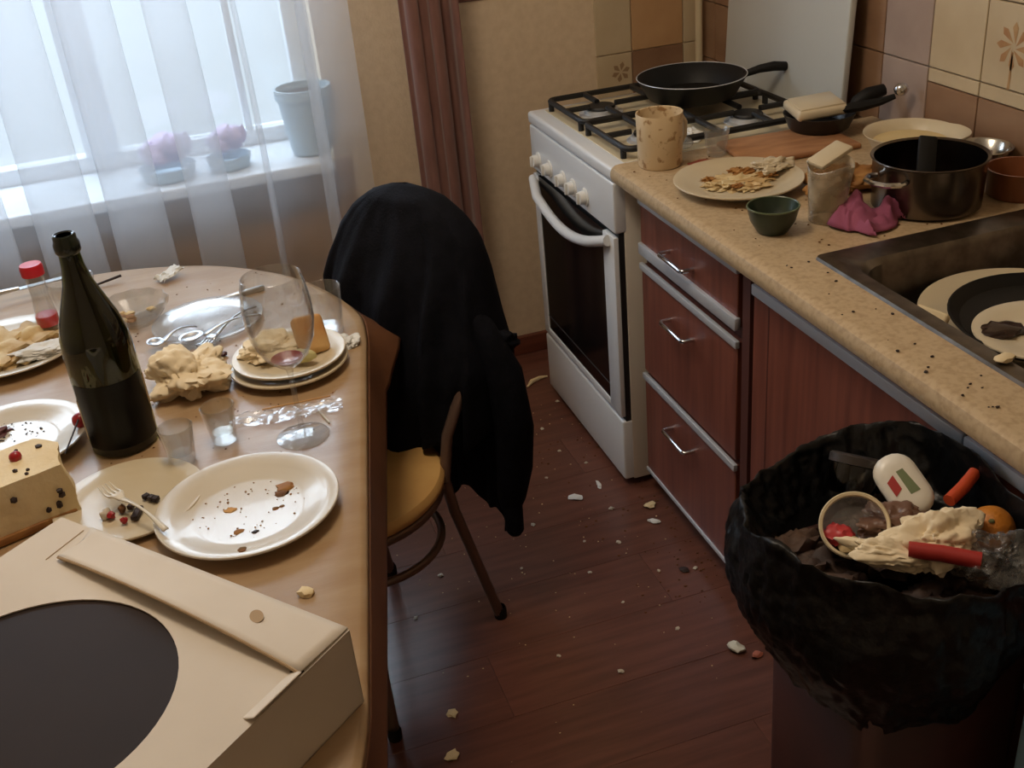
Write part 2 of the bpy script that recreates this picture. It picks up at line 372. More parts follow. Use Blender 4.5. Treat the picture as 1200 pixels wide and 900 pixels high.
# ------------------------------------------------------------------ gas stove
SX, SY0, SY1, SZ = .875, 2.15, 2.72, .845
SB = 1.455
st = thing('gas_stove', 'white four-burner gas stove with dark oven door, lid folded up', 'stove', ((SX+SB)/2, (SY0+SY1)/2, 0))
O = -Vector(st.location)
def sp(name, g, m, smooth=40, parent=None):
    g.v = [tuple(Vector(p)+O) for p in g.v]; return obj(name, g, m, parent or st, smooth)
sp('body', G().box(SX+.02, SB, SY0, SY1, .02, SZ-.03, .004), enamel2)
for xx in (SX+.06, SB-.06):
    for yy in (SY0+.05, SY1-.05): sp('foot', G().lathe([(0, 0), (.018, 0), (.018, .03), (0, .03)], 12, xx, yy), blackiron)
sp('hob_top', G().box(SX-.006, SB, SY0-.003, SY1+.003, SZ-.032, SZ, .009, 3), enamel)
sp('hob_recess', G().box(SX+.035, SB-.05, SY0+.025, SY1-.025, SZ-.004, SZ+.002, .001, 1), mat('cream hob enamel', (206, 192, 160), .3))
cp = sp('control_panel', G().box(SX-.004, SX+.03, SY0, SY1, .690, SZ-.034, .006, 3), enamel)
for ky in (2.66, 2.575, 2.475, 2.405, 2.325):
    kn = sp('knob', G().tube([(SX-.003, ky, .727), (SX-.007, ky, .727), (SX-.008, ky, .727), (SX-.022, ky, .727)], [.023, .022, .017, .015], 20), knobm)
    sp('knob_grip', G().box(SX-.028, SX-.020, ky-.0035, ky+.0035, .713, .741, .002), knobm, parent=kn)
sp('door_gap', G().box(SX+.006, SX+.02, SY0+.004, SY1-.004, .18, .692), blackiron)
# oven door: frame around glass
dz0, dz1 = .205, .680
g = G().box(SX-.006, SX+.012, SY0+.006, SY0+.075, dz0, dz1, .004).box(SX-.006, SX+.012, SY1-.045, SY1-.006, dz0, dz1, .004).box(SX-.006, SX+.012, SY0+.07, SY1-.04, dz0, dz0+.022, .003)
dr = sp('oven_door', g, enamel)
sp('door_glass', G().box(SX-.003, SX+.011, SY0+.07, SY1-.04, dz0+.01, dz1), ovenglass, parent=dr)
sp('glass_strip', G().box(SX-.0042, SX-.002, SY0+.075, SY1-.045, dz0+.062, dz0+.065), mat('grey door line', (60, 60, 62), .4), parent=dr)
pts = []
for k in range(21):
    u = k/20; yy = SY0+.03+(SY1-SY0-.05)*u; bow = math.sin(PI*u)
    pts.append((SX-.010-.019*min(1, bow*2.2), yy, .668-.055*bow))
hg = G()
hg.tube(pts, [.013]*21, 12)
hd = sp('handle', hg, enamel, parent=dr)
sp('lower_drawer', G().box(SX-.004, SX+.03, SY0+.002, SY1-.002, .022, .195, .006, 3), enamel)
# burners and grates
gz = SZ+.026
for bx, by, br in ((1.02, 2.30, .036), (1.02, 2.575, .045), (1.285, 2.30, .045), (1.285, 2.575, .036)):
    b = sp('burner', G().lathe([(0, 0), (br*1.25, 0), (br*1.25, .004), (br, .006), (br*.95, .014), (0, .014)], 28, bx, by, SZ+.001), alum)
    sp('burner_cap', G().lathe([(0, .014), (br*.78, .014), (br*.82, .018), (br*.76, .022), (0, .023)], 28, bx, by, SZ+.001), blackiron, parent=b)
for gy0, gy1 in ((SY0+.03, (SY0+SY1)/2-.004), ((SY0+SY1)/2+.004, SY1-.03)):
    g = G(); gx0, gx1 = SX+.045, SB-.06; r = .0075; c = .02
    loop = []
    for (cx, cy, a0) in ((gx1-c, gy1-c, 0), (gx0+c, gy1-c, 90), (gx0+c, gy0+c, 180), (gx1-c, gy0+c, 270)):
        for k in range(5): a = R(a0+k*22.5); loop.append((cx+c*math.cos(a), cy+c*math.sin(a), gz))
    g.tube(loop, r, 8, closed=True)
    cy = (gy0+gy1)/2
    for bx in (1.02, 1.285):
        for dx, dy in ((1, 0), (-1, 0), (0, 1), (0, -1)):
            ex = bx+dx*.134 if dx else bx; ey = cy+dy*(gy1-gy0)/2 if dy else cy
            if dx: ex = gx1 if (dx > 0 and bx > 1.2) else gx0 if (dx < 0 and bx < 1.2) else 1.1525
            g.tube([(ex, ey, gz), (bx+dx*.035, cy+dy*.035, gz), ], r*.95, 8)
    g.tube([(1.1525, gy0, gz), (1.1525, gy1, gz)], r, 8)
    for xx in (gx0, gx1):
        for yy in (gy0+.02, gy1-.02): g.tube([(xx, yy, gz), (xx, yy, SZ+.001)], r, 8)
    sp('grate', g, blackiron)
# raised lid
lid = G().box(-.012, .006, -.270, .290, 0, .52, .005, 3)
lid.rot(Matrix.Translation((SB+.004, 2.435, SZ+.004)) @ Matrix.Rotation(R(3), 4, 'Y'))
ld = sp('lid', lid, mat('grey white lid enamel', (190, 192, 188), .4)); ld['label'] = 'pale lid folded up against the wall'
for yy in (2.25, 2.62): sp('hinge', G().box(SB-.02, SB+.004, yy-.02, yy+.02, SZ-.002, SZ+.03, .004), enamel, parent=ld)

# frying pan on the stove
t = thing('frying_pan', 'black nonstick frying pan on the rear stove burner', 'pan', (1.225, 2.475, gz+.0065), R(-16))
obj('pan_body', G().lathe([(0, .0), (.098, 0), (.108, .004), (.135, .05), (.137, .052), (.1365, .054), (.132, .052), (.105, .008), (.095, .005), (0, .005)], 56), panm, t)
rg = obj('rim_line', G().tube([(.1358*math.cos(a*PI/28), .1358*math.sin(a*PI/28), .0535) for a in range(56)], .0013, 6, closed=True), alum, t)
h = obj('handle', G().tube([(.13, 0, .043), (.15, 0, .048), (.17, 0, .053), (.205, 0, .056), (.235, 0, .053), (.242, 0, .051)], [.008, .009, .010, .012, .011, .005], 12), bakelite, t)

# ------------------------------------------------------------------ cabinets
DX = .92
dc = thing('drawer_cabinet', 'narrow red-brown cabinet with three drawers beside the stove', 'cabinet', (1.2, 1.89, 0))
O = -Vector(dc.location)
def cpart(parent, O, name, g, m, smooth=40):
    g.v = [tuple(Vector(p)+O) for p in g.v]; return obj(name, g, m, parent, smooth)
def dp(name, g, m, parent=None, smooth=40): return cpart(parent or dc, O, name, g, m, smooth)
dp('carcass', G().box(DX+.018, 1.5, 1.662, 2.128, .05, .815), carcass, smooth=0)
dp('kickboard', G().box(DX+.045, DX+.06, 1.664, 2.126, 0, .05), alum, smooth=0)
for z0, z1, hz, strips in ((.652, .779, .705, ('b', 't')), (.350, .622, .545, ('t',)), (.066, .338, .267, ('t', 'b'))):
    d = dp('drawer', G().box(DX, DX+.018, 1.672, 2.118, z0, z1, .002, 1), darkwood)
    if 't' in strips: dp('edge_strip', G().box(DX-.006, DX+.004, 1.668, 2.120, z1-.012, z1+.004, .002, 2), alum, d)
    if 'b' in strips:
        if z0 > .6: dp('edge_strip', G().box(DX-.008, DX+.006, 1.668, 2.120, z0-.004, z0+.024, .004, 2), alum, d)
        else: dp('edge_strip', G().box(DX-.004, DX+.004, 1.668, 2.120, z0-.004, z0+.006, .002, 2), alum, d)
    hdl = G().tube([(DX, 1.968, hz), (DX-.024, 1.968, hz), (DX-.027, 1.962, hz), (DX-.027, 1.864, hz), (DX-.024, 1.858, hz), (DX, 1.858, hz)], .0048, 10)
    dp('handle', hdl, chrome, d)
sc = thing('sink_cabinet', 'wide red-brown cabinet under the sink behind the black bag', 'cabinet', (1.2, 1.1, 0))
O2 = -Vector(sc.location)
def kp(name, g, m, parent=None, smooth=40): return cpart(parent or sc, O2, name, g, m, smooth)
kp('side_panel', G().box(DX+.002, 1.5, 1.628, 1.656, .0, .815), carcass, smooth=0)
kp('carcass', G().box(DX+.02, DX+.035, .55, 1.628, .05, .60), carcass, smooth=0)
kp('kickboard', G().box(DX+.045, DX+.06, .55, 1.628, 0, .05), alum, smooth=0)
for y0, y1 in ((1.035, 1.612), (.56, 1.030)):
    d = kp('door', G().box(DX, DX+.018, y0, y1, .066, .800, .002, 1), darkwood)
    kp('edge_strip', G().box(DX-.006, DX+.004, y0, y1, .750, .771, .002, 2), alum, d)
    for k in range(1, 2):
        yy = y1-(.055 if k == 1 else .055+.1*(k-1)*1.2)
        if yy > y0+.03: kp('groove', G().box(DX-.0006, DX+.002, yy-.002, yy+.002, .07, .778), carcass, d, 0)
    kp('handle', G().tube([(DX, y0+.05, .70), (DX-.025, y0+.05, .70), (DX-.027, y0+.05, .694), (DX-.027, y0+.05, .606), (DX-.025, y0+.05, .6), (DX, y0+.05, .6)], .0048, 10), chrome, d)

# ------------------------------------------------------------------ worktop and sink
KZ = .858
kx0, kx1, ky0, ky1 = .860, WX-.004, .45, 2.135
sx0, sx1, sy0, sy1 = .958, 1.45, .86, 1.485
g = G()
prof = [(kx0+.014, KZ-.040), (kx0+.004, KZ-.036), (kx0, KZ-.026), (kx0, KZ-.016), (kx0+.004, KZ-.006), (kx0+.012, KZ-.001), (kx0+.022, KZ), (sx0+.012, KZ), (sx0+.012, KZ-.040)]
n = len(prof); v = [(x, ky0, z) for x, z in prof]+[(x, ky1, z) for x, z in prof]
g.add(v, [tuple(range(n)), tuple(range(2*n-1, n-1, -1))]+[(i, i+n, (i+1) % n+n, (i+1) % n) for i in range(n)])
g.box(sx0+.012, kx1, sy1-.012, ky1, KZ-.04, KZ).box(sx0+.012, kx1, ky0, sy0+.012, KZ-.04, KZ).box(sx1-.012, kx1, sy0+.012, sy1-.012, KZ-.04, KZ)
tag(obj('worktop', g, counterm, smooth=35), 'speckled beige laminate worktop with rounded front edge', 'worktop')
sk = thing('steel_sink', 'stainless steel sink full of dirty dishes set in the worktop', 'sink', (1.2, 1.17, KZ))
O3 = -Vector(sk.location)
def rrect(x0, x1, y0, y1, c, z, n=6):
    out = []
    for cx, cy, a0 in ((x1-c, y1-c, 0), (x0+c, y1-c, 90), (x0+c, y0+c, 180), (x1-c, y0+c, 270)):
        for k in range(n): a = R(a0+k*90/(n-1)); out.append((cx+c*math.cos(a), cy+c*math.sin(a), z))
    return out
loops = [rrect(sx0, sx1, sy0, sy1, .012, KZ), rrect(sx0+.002, sx1-.002, sy0+.002, sy1-.002, .012, KZ+.005), rrect(sx0+.012, sx1-.012, sy0+.012, sy1-.012, .02, KZ+.006),
         rrect(sx0+.030, sx1-.03, sy0+.05, sy1-.058, .05, KZ+.004), rrect(sx0+.038, sx1-.036, sy0+.058, sy1-.066, .055, KZ-.006), rrect(sx0+.048, sx1-.046, sy0+.068, sy1-.076, .06, KZ-.13),
         rrect(sx0+.06, sx1-.06, sy0+.08, sy1-.088, .06, KZ-.155), rrect(sx0+.1, sx1-.1, sy0+.12, sy1-.13, .06, KZ-.16)]
g = G(); nn = len(loops[0]); vv = [p for l in loops for p in l]; ff = []
for j in range(len(loops)-1):
    for i in range(nn): k = (i+1) % nn; ff.append((j*nn+i, j*nn+k, (j+1)*nn+k, (j+1)*nn+i))
ff.append(tuple((len(loops)-1)*nn+i for i in range(nn))); g.add(vv, ff)
basin = cpart(sk, O3, 'basin', g, steel, 35)
cpart(sk, O3, 'drain', G().lathe([(0, .002), (.018, .002), (.022, .006), (.036, .006), (.04, .002), (.042, 0)], 28, 1.2, 1.12, KZ-.16), chrome)

# ------------------------------------------------------------------ plates and such
def plate_prof(r, h=.020, th=.004, well=.62):
    w = r*well
    return [(0, .003), (w*.9, .003), (w*.95, 0), (w, 0), (w*1.02, .004), (r*.80, h*.55), (r*.985, h-.003), (r, h-.001), (r*.995, h+.001), (r*.98, h+th*.35), (r*.80, h*.55+th), (w*1.02, .004+th), (w*.93, .003+th), (0, .003+th)]
def plate(label, loc, r, m=china, h=.020, rot=None, group=None, name='dinner_plate', well=.62):
    o = obj(name, G().lathe(plate_prof(r, h, .004, well), 64), m, loc=loc, rot=rot); return tag(o, label, 'plate', group)
def bits(name, label, cat, area_, n, rs, m, seed, z, flat=True):
    """scatter of tiny crumbs, one uncountable object"""
    rnd = random.Random(seed); g = G()
    for k in range(n):
        x, y_ = area_(rnd); r = rnd.uniform(*rs); g.blob((x, y_, z+r*.3), r, 1, .5, 2, (1, rnd.uniform(.5, 1), .5), k+seed)
    o = obj(name, g, m, smooth=0); o['kind'] = 'stuff'; o['label'] = label; o['category'] = cat; return o
def disc(cx, cy, r0, r1=None):
    def f(rnd):
        a = rnd.uniform(0, 2*PI); r = r0*math.sqrt(rnd.random()); return cx+r*math.cos(a), cy+r*math.sin(a)*((r1 or r0)/r0)
    return f
def crumple(name, label, cat, loc, r, m, sc=(1, 1, .6), seed=0, amp=.6, sub=5, fr=1.6, solid=0, rz=0):
    bm = bmesh.new(); bmesh.ops.create_icosphere(bm, subdivisions=sub, radius=1); g = G()
    for v in bm.verts:
        d = v.co.normalized(); q = d*fr+Vector((seed, seed*2.1, seed*.7))
        k = 1+amp*noise.noise(q)+amp*.5*abs(noise.noise(q*2.3))-amp*.3*abs(noise.noise(q*4.7))+amp*.05*noise.noise(q*8.5)
        p = Vector((d.x*sc[0], d.y*sc[1], d.z*sc[2]))*r*k; p.z = max(p.z, -r*sc[2]*.55); v.co = p
    zmin = min(v.co.z for v in bm.verts)
    for v in bm.verts: v.co.z -= zmin
    g.bm(bm); o = obj(name, g, m, loc=loc, smooth=70, rot=(0, 0, rz)); return tag(o, label, cat)
def cup_glass(name, label, loc, h, rb, rt, th=.002, base=.012, group=None, m=glassm, rot=None, cat='glass'):
    o = obj(name, G().lathe([(0, 0), (rb*.95, 0), (rb, .003), (rt, h-.001), (rt-th*.5, h), (rt-th, h-.001), (rb-th, base), (0, base)], 36), m, loc=loc, rot=rot); return tag(o, label, cat, group)

# --- in the sink
plate('large cream plate tilted at the far side of the sink under the black pan', (1.195, 1.238, .782), .168, china_c, .024, (R(1), R(0), 0), name='serving_plate')
t = thing('skillet', 'black skillet lying in the sink on the cream plate', 'pan', (1.188, 1.192, .802), R(-60), rot=(R(-2), R(-1), R(140)))
obj('pan_body', G().lathe([(0, 0), (.124, 0), (.130, .004), (.145, .020), (.147, .022), (.144, .023), (.127, .008), (0, .005)], 48), panm, t)
obj('handle', G().tube([(-.14, 0, .018), (-.155, 0, .025), (-.185, 0, .03)], [.009, .01, .011], 10), bakelite, t)
plate('cream saucer with a dark wet stain lying in the black skillet', (1.152, 1.150, .811), .108, china_c, .013, (R(-2), R(-1), 0), name='saucer')
o = obj('stain_puddle', G().blob((0, 0, 0), .034, 3, .4, 2, (1, .85, .22), 3, flat=-.002), mat('dark brown liquid', (44, 28, 22), .15), loc=(1.100, 1.188, .8195), rot=(R(-2), R(-1), 0)); tag(o, 'dark brown puddle of dregs in the cream saucer', 'food')
o = obj('sponge_piece', G().box(-.016, .016, -.026, .026, 0, .02, .005, 3), sponge, loc=(1.035, 1.268, .815), rot=(R(10), R(-50), R(20))); tag(o, 'pale scrap of sponge stuck to the front wall of the sink', 'sponge')
o = obj('bread_scrap', G().blob((0, 0, 0), .014, 2, .4, 2, (1.2, .7, .4), 5), sponge, loc=(.978, 1.045, .869)); tag(o, 'cream food scrap on the near front rim of the sink', 'food')
obj('deep_bowl', G().lathe([(0, 0), (.06, 0), (.065, .004), (.105, .075), (.107, .078), (.103, .077), (.06, .008), (0, .006)], 40), china_c, loc=(1.195, 1.225, .7005)); tag(bpy.data.objects['deep_bowl'], 'deep cream bowl at the bottom of the sink under the stacked plate', 'bowl')
cup_glass('tumbler', 'small clear tumbler lying among the dishes at the right of the sink', (1.335, 1.36, .82), .07, .026, .032, m=glassdirty, rot=(R(70), 0, R(40)))

# --- on the worktop
Z = KZ+.0005
t = thing('mug', 'cream mug with brown floral print at the worktop corner by the stove', 'mug', (.955, 2.082, Z), R(20))
mg = obj('cup', G().lathe([(0, 0), (.044, 0), (.047, .004), (.050, .112), (.0495, .114), (.0465, .113), (.043, .008), (0, .006)], 40), mugm, t)
obj('handle', G().tube([(.047, 0, .09), (.065, 0, .092), (.077, 0, .075), (.075, 0, .048), (.062, 0, .03), (.045, 0, .032)], .0055, 10), china_c, t)
t = thing('pot_lid', 'small glass pot lid with a grey knob propped behind the floral mug', 'lid', (1.02, 2.18, SZ+.035), rot=(R(12), R(8), 0))
obj('lid_disc', G().lathe([(0, .014), (.03, .012), (.055, .002), (.057, 0), (.055, -.001), (.03, .009), (0, .011)], 36), glassdirty, t)
obj('knob', G().lathe([(0, .013), (.008, .014), (.009, .02), (.016, .028), (.015, .034), (0, .036)], 20), alum, t)
crumple('napkin_scrap', 'white crumpled tissue on the hob behind the floral mug', 'napkin', (1.10, 2.235, SZ+.004), .026, paperw, seed=2)
cup_glass('shot_glass', 'smeared shot glass on the worktop right of the floral mug', (1.085, 2.075, Z), .058, .021, .028, m=glassdirty)
o = obj('sauce_stain', G().blob((0, 0, 0), .026, 3, .5, 2, (1.3, .7, .06), 2, flat=0), rust, loc=(1.035, 2.045, Z)); tag(o, 'red sauce stain on the worktop behind the leftovers plate', 'stain')
o = obj('cutting_board', G().box(-.13, .13, -.085, .085, 0, .012, .005, 3), boardm, loc=(1.235, 2.035, Z), rot=(0, 0, R(-4))); tag(o, 'worn brown wooden board behind the plate of leftovers', 'board')
plate('large white plate of half-eaten leftovers at the worktop front', (1.022, 1.862, Z), .128, china_c, .022)
px, py, pz = 1.022, 1.862, Z+.009
t = thing('leftover_food', 'pale and browned leftovers heaped on the large worktop plate', 'food', (px, py, pz))
for k, (a, b, r) in enumerate(((0, 0, .045), (.04, .012, .032), (-.035, .008, .03), (.015, -.03, .03), (-.01, .03, .028))): obj('mound', G().blob((a, b, 0), r, 4, .9, 3.2, (1.1, .8, .26), 4+k, flat=-.003), foodpale, t)
for k, (a, b, r) in enumerate(((.03, .03, .022), (-.05, .03, .014), (.06, -.005, .02), (.02, .05, .016), (.072, .03, .018), (-.02, -.035, .012))): obj('crust', G().blob((a, b, .009), r*.75, 3, 1.0, 3.5, (1.3, .7, .45), k+9), foodbrown, t)
o = crumple('napkin', 'pale crumpled napkin on the right rim of the leftovers plate', 'napkin', (px+.082, py+.015, Z+.018), .030, china_c, (1.3, .8, .5), 8)
t = thing('small_bowl', 'small dark green clay bowl in front of the leftovers plate', 'bowl', (.962, 1.625, Z))
obj('bowl', G().lathe([(0, 0), (.026, 0), (.029, .004), (.040, .022), (.046, .046), (.0465, .049), (.0445, .0485), (.037, .024), (.022, .008), (0, .007)], 44), greenb, t)
obj('rim', G().tube([(.0455*math.cos(a*PI/20), .0455*math.sin(a*PI/20), .0485) for a in range(40)], .0017, 6, closed=True), mat('light olive rim glaze', (86, 98, 70), .3), t)
# tall plastic cup, crushed and dirty
def cupf(u, v):
    a = 2*PI*u; r = .030+.010*v; k = 1+.12*math.sin(2*a+1.2)*v
    return (r*k*math.cos(a)+.006*v, r*math.sin(a)/k, v*.102+.006*math.sin(3*a)*v)
o = obj('plastic_cup', G().sheet(36, 10, cupf, True), glassmat('milky plastic', (.75, .72, .66), .15, .35, .30, (226, 212, 186)), loc=(1.070, 1.625, Z+.002), solid=.0012); tag(o, 'tall milky plastic cup smeared with food beside the pink cloth', 'cup')
o = obj('bread_slice', G().box(-.04, .04, -.02, .02, -.005, .005, .004, 2), china_c, loc=(1.085, 1.645, Z+.113), rot=(R(8), R(-14), R(15))); tag(o, 'pale bread slice laid across the tall plastic cup', 'bread')
crumple('food_scraps', 'brown food scraps and wrappers piled behind the plastic cup', 'food', (1.19, 1.755, Z), .05, foodbrown, (1.3, 1, .55), 11)
def pinkf(u, v):
    x = (u-.5)*.098; y_ = (v-.5)*.10; h = .020+.030*nz(u*2.6+3, v*2.6)+.016*abs(nz(u*7, v*6, 2))+.022*math.exp(-((u-.4)**2+(v-.75)**2)*14)
    e = min(u, 1-u, v, 1-v); h *= min(1, .15+e*6); a = nz(u*2, v*2, 9)*.6
    return (x*math.cos(a)-y_*math.sin(a)+.01*nz(v*4, 2), x*math.sin(a)+y_*math.cos(a)+.012*nz(u*4, 7), max(h, .002)+.001)
o = obj('cloth_napkin', G().sheet(30, 30, pinkf), pinkm, loc=(1.118, 1.568, Z), rot=(0, 0, R(25)), solid=.002, smooth=60); tag(o, 'crumpled pink cloth napkin leaning on the steel pot', 'napkin')
# steel pot
t = thing('saucepan', 'scratched steel saucepan with loop handles behind the sink', 'pot', (1.262, 1.598, Z), R(12))
potm2 = mat('tarnished pot steel', (118, 108, 100), .24, 1, col2=(84, 76, 70), scale=9, bump=.03)
obj('pot_body', G().lathe([(0, 0), (.088, 0), (.096, .006), (.099, .092), (.103, .095), (.102, .097), (.0965, .094), (.093, .01), (.084, .006), (0, .005)], 56), potm2, t)
for s in (-1, 1):
    obj('loop_handle', G().tube([(s*.096, -.034, .072), (s*.113, -.036, .073), (s*.132, -.024, .074), (s*.138, 0, .074), (s*.132, .024, .074), (s*.113, .036, .073), (s*.096, .034, .072)], .005, 8), chrome, t)
o = obj('ladle', G().box(-.017, .017, -.005, .005, 0, .118, .0045, 2), bakelite, loc=(1.258, 1.60, Z+.012), rot=(R(-34), R(8), R(-25))); tag(o, 'black spatula handle resting inside the steel saucepan', 'utensil')
# beige enamel bowl
t = thing('enamel_bowl', 'wide beige bowl with spout standing behind the saucepan', 'bowl', (1.388, 1.822, Z), R(-40))
g = G().lathe([(0, 0), (.055, 0), (.060, .004), (.084, .05), (.093, .060), (.093, .062), (.089, .061), (.078, .05), (.051, .006), (0, .005)], 52)
g.v = [(x+(.020*max(0, (x/.093-.55))/.45 if z > .045 and abs(y_) < .06 else 0), y_, z) for x, y_, z in g.v]
obj('bowl', g, china_c, t)
obj('batter', G().lathe([(0, .044), (.05, .045), (.073, .043)], 40), mat('pale yellow batter', (214, 192, 142), .5, col2=(204, 180, 128), scale=14), t)
# stacked pan with dish behind
t = thing('stew_pan', 'low black pan with long black handle behind the beige bowl', 'pan', (1.345, 2.088, Z+.0125), R(-8))
obj('pan_body', G().lathe([(0, 0), (.06, 0), (.066, .004), (.078, .034), (.079, .036), (.076, .036), (.062, .006), (0, .005)], 44), panm_out, t)
obj('handle', G().tube([(.074, .0, .03), (.088, 0, .045), (.115, 0, .058), (.150, 0, .066)], [.009, .016, .018, .013], 10), bakelite, t)
o = obj('square_dish', G().box(-.058, .058, -.05, .05, 0, .022, .008, 3).box(-.05, .05, -.042, .042, .018, .026, .003), china_c, loc=(1.335, 2.088, Z+.05), rot=(R(4), R(-3), R(-10))); tag(o, 'pale square dish sitting on the low black pan', 'dish')
t = thing('kitchen_spoon', 'long black-handled kitchen spoon leaning toward the tiled wall', 'utensil', (1.37, 2.04, Z+.06), R(-24))
obj('handle', G().tube([(0, 0, 0), (.04, 0, .005), (.08, 0, .012), (.11, 0, .022)], [.010, .012, .009, .006], 8), bakelite, t)
obj('bowl', G().blob((.122, 0, .036), .016, 2, .0, 1, (1, .8, .9)), chrome, t)
t = thing('steel_pan', 'shallow steel pan by the tiled wall at the right edge', 'pan', (1.453, 1.690, Z), R(150))
obj('pan_body', G().lathe([(0, 0), (.040, 0), (.044, .004), (.053, .05), (.057, .053), (.055, .054), (.050, .05), (.04, .006), (0, .005)], 44), mat('bright pan steel', (190, 186, 178), .2, 1), t)
obj('handle', G().tube([(.052, 0, .045), (.07, 0, .05), (.10, 0, .052)], [.006, .008, .007], 8), bakelite, t)
t = thing('black_saucepan', 'small dark pan with looped steel handle right of the saucepan', 'pan', (1.432, 1.560, Z), R(-60))
obj('pan_body', G().lathe([(0, 0), (.05, 0), (.054, .004), (.058, .05), (.06, .052), (.056, .052), (.05, .006), (0, .005)], 40), mat('copper brown enamel', (130, 78, 48), .3), t)
obj('loop_handle', G().tube([(.056, -.022, .046), (.075, -.026, .05), (.092, 0, .052), (.075, .026, .05), (.056, .022, .046)], .0045, 8), chrome, t)
bits('worktop_crumbs', 'dark and brown crumbs scattered over the worktop', 'crumbs', lambda r: (r.uniform(.885, 1.3), r.uniform(1.5, 2.1)), 70, (.0012, .003), crumbm, 3, Z)
bits('worktop_specks', 'dark specks along the worktop edge by the sink', 'crumbs', lambda r: (r.uniform(.875, .95), r.uniform(.9, 1.5)), 26, (.001, .0035), dkbit, 4, Z)

# ------------------------------------------------------------------ table, oilcloth
a_ = Vector((.195, .981)).normalized(); p_ = Vector((a_.y, -a_.x))
RT = .53; pc = -.128-RT
def AX(al, pe): return Vector((a_.x*al+p_.x*pe, a_.y*al+p_.y*pe))
def outline(off, n=40):
    pts = []
    for k in range(n+1):
        t_ = -PI/2+PI*k/n; pts.append(AX(1.76+(RT+off)*math.cos(t_+PI/2-PI/2)*1.0 if False else 1.76+(RT+off)*math.sin(PI*k/n), pc+(RT+off)*math.cos(PI*k/n)))
    for k in range(n+1): pts.append(AX(.88-(RT+off)*math.sin(PI*k/n), pc-(RT+off)*math.cos(PI*k/n)))
    return pts
tc = AX(1.32, pc)
tb = thing('dining_table', 'dark wooden oval dining table under the tan oilcloth', 'table', (tc.x, tc.y, 0))
def tl(pts, z0, z1): return G().prism([(q.x-tc.x, q.y-tc.y) for q in pts], z0, z1)
obj('tabletop', tl(outline(-.004), .722, .748), tablewood, tb, 30)
obj('apron', tl(outline(-.09), .64, .722), tablewood, tb, 30)
for al, pe in ((1.85, -.30), (1.85, .30), (.78, -.30), (.78, .30)):
    q = AX(al, pc+pe)-tc; obj('leg', G().tube([(q.x, q.y, .65), (q.x, q.y, .3), (q.x, q.y, 0)], [.03, .027, .02], 16), tablewood, tb)
ol = outline(0, 60); N = len(ol)
ctr = AX(1.32, pc)
def clothf(u, v):
    i = int(round(u*N)) % N; q = ol[i]; nrm = Vector((ol[(i+1) % N]-ol[i-1])); nrm = Vector((nrm.y, -nrm.x)).normalized()
    if nrm.dot(q-ctr) < 0: nrm = -nrm
    al = a_.dot(q); pe = p_.dot(q)-pc
    if v < .5: k = v/.5; w = ctr.lerp(q, .02+.975*k); return (w.x, w.y, .7505+(0.0 if k < .999 else 0))
    k = (v-.5)/.5
    fold = .5+.5*math.sin(u*2*PI*17+1.0)
    lobe = math.exp(-((al-1.90)/.075)**2) if pe > 0 else 0
    hang = .105+.012*math.sin(u*2*PI*9)
    out = .004*min(1, k*6)+k*(.004+.020*fold*(1 if al > 1.5 else .35)+.075*lobe)
    z = .7505-(.004*min(1, k*5))-hang*max(0, k-.06)*(1-.35*lobe)
    return (q.x+nrm.x*out, q.y+nrm.y*out, z)
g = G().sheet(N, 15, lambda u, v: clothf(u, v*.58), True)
cl = obj('tablecloth', g, oilcloth, smooth=60, solid=.0014); bd = obj('cloth_shade_hem', G().sheet(N, 12, lambda u, v: clothf(u, .58+.42*v), True), mat('oilcloth browned for shade', (124, 84, 58), .4, col2=(104, 68, 46), scale=8), cl, 60, solid=.0014); bd['label'] = 'hanging edge of the oilcloth, coloured brown for its shade'  # hanging edge in darker brown: shade of the table side put into colour
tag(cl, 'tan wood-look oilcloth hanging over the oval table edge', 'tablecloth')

# ------------------------------------------------------------------ things on the table
Z = .7515
# champagne bottle
t = thing('wine_bottle', 'tall dark green sparkling wine bottle standing open on the table', 'bottle', (-.193, 1.592, Z), R(200))
bp_ = [(0, .012), (.035, .006), (.046, 0), (.0500, .004), (.051, .02), (.051, .165), (.0490, .19), (.042, .218), (.032, .245), (.022, .272), (.0165, .298), (.0150, .318), (.0152, .322), (.0172, .324), (.0176, .334), (.0160, .338), (.0158, .345), (.0140, .347), (.0112, .346), (.0110, .32), (.0125, .298), (.0175, .272), (.029, .245), (.039, .218), (.046, .19), (.048, .165), (.048, .02), (.042, .012), (0, .02)]
obj('glass_body', G().lathe(bp_, 48), bottleg, t)
obj('collar_ring', G().lathe([(.0153, .318), (.0182, .322), (.0186, .333), (.0165, .339), (.0165, .345), (.0145, .3475), (.013, .347)], 40), mat('green black glass lip', (22, 30, 22), .2), t)
def lab(a0, a1, z0, z1, r, m, name):
    g = G().sheet(24, 6, lambda u, v: (r*math.cos(R(a0+(a1-a0)*u)), r*math.sin(R(a0+(a1-a0)*u)), z0+(z1-z0)*v)); return obj(name, g, m, t, 180)
obj('wine_remainder', G().lathe([(0, .021), (.040, .014), (.0475, .021), (.0475, .062), (0, .062)], 36), mat('dark wine', (24, 16, 10), .1), t)
lab(5, 146, .016, .125, .0516, labelblack, 'front_label')
lab(-14, 4, .028, .095, .0517, labelgold, 'label_edge'); lab(147, 163, .062, .112, .0517, labelgold, 'label_edge')
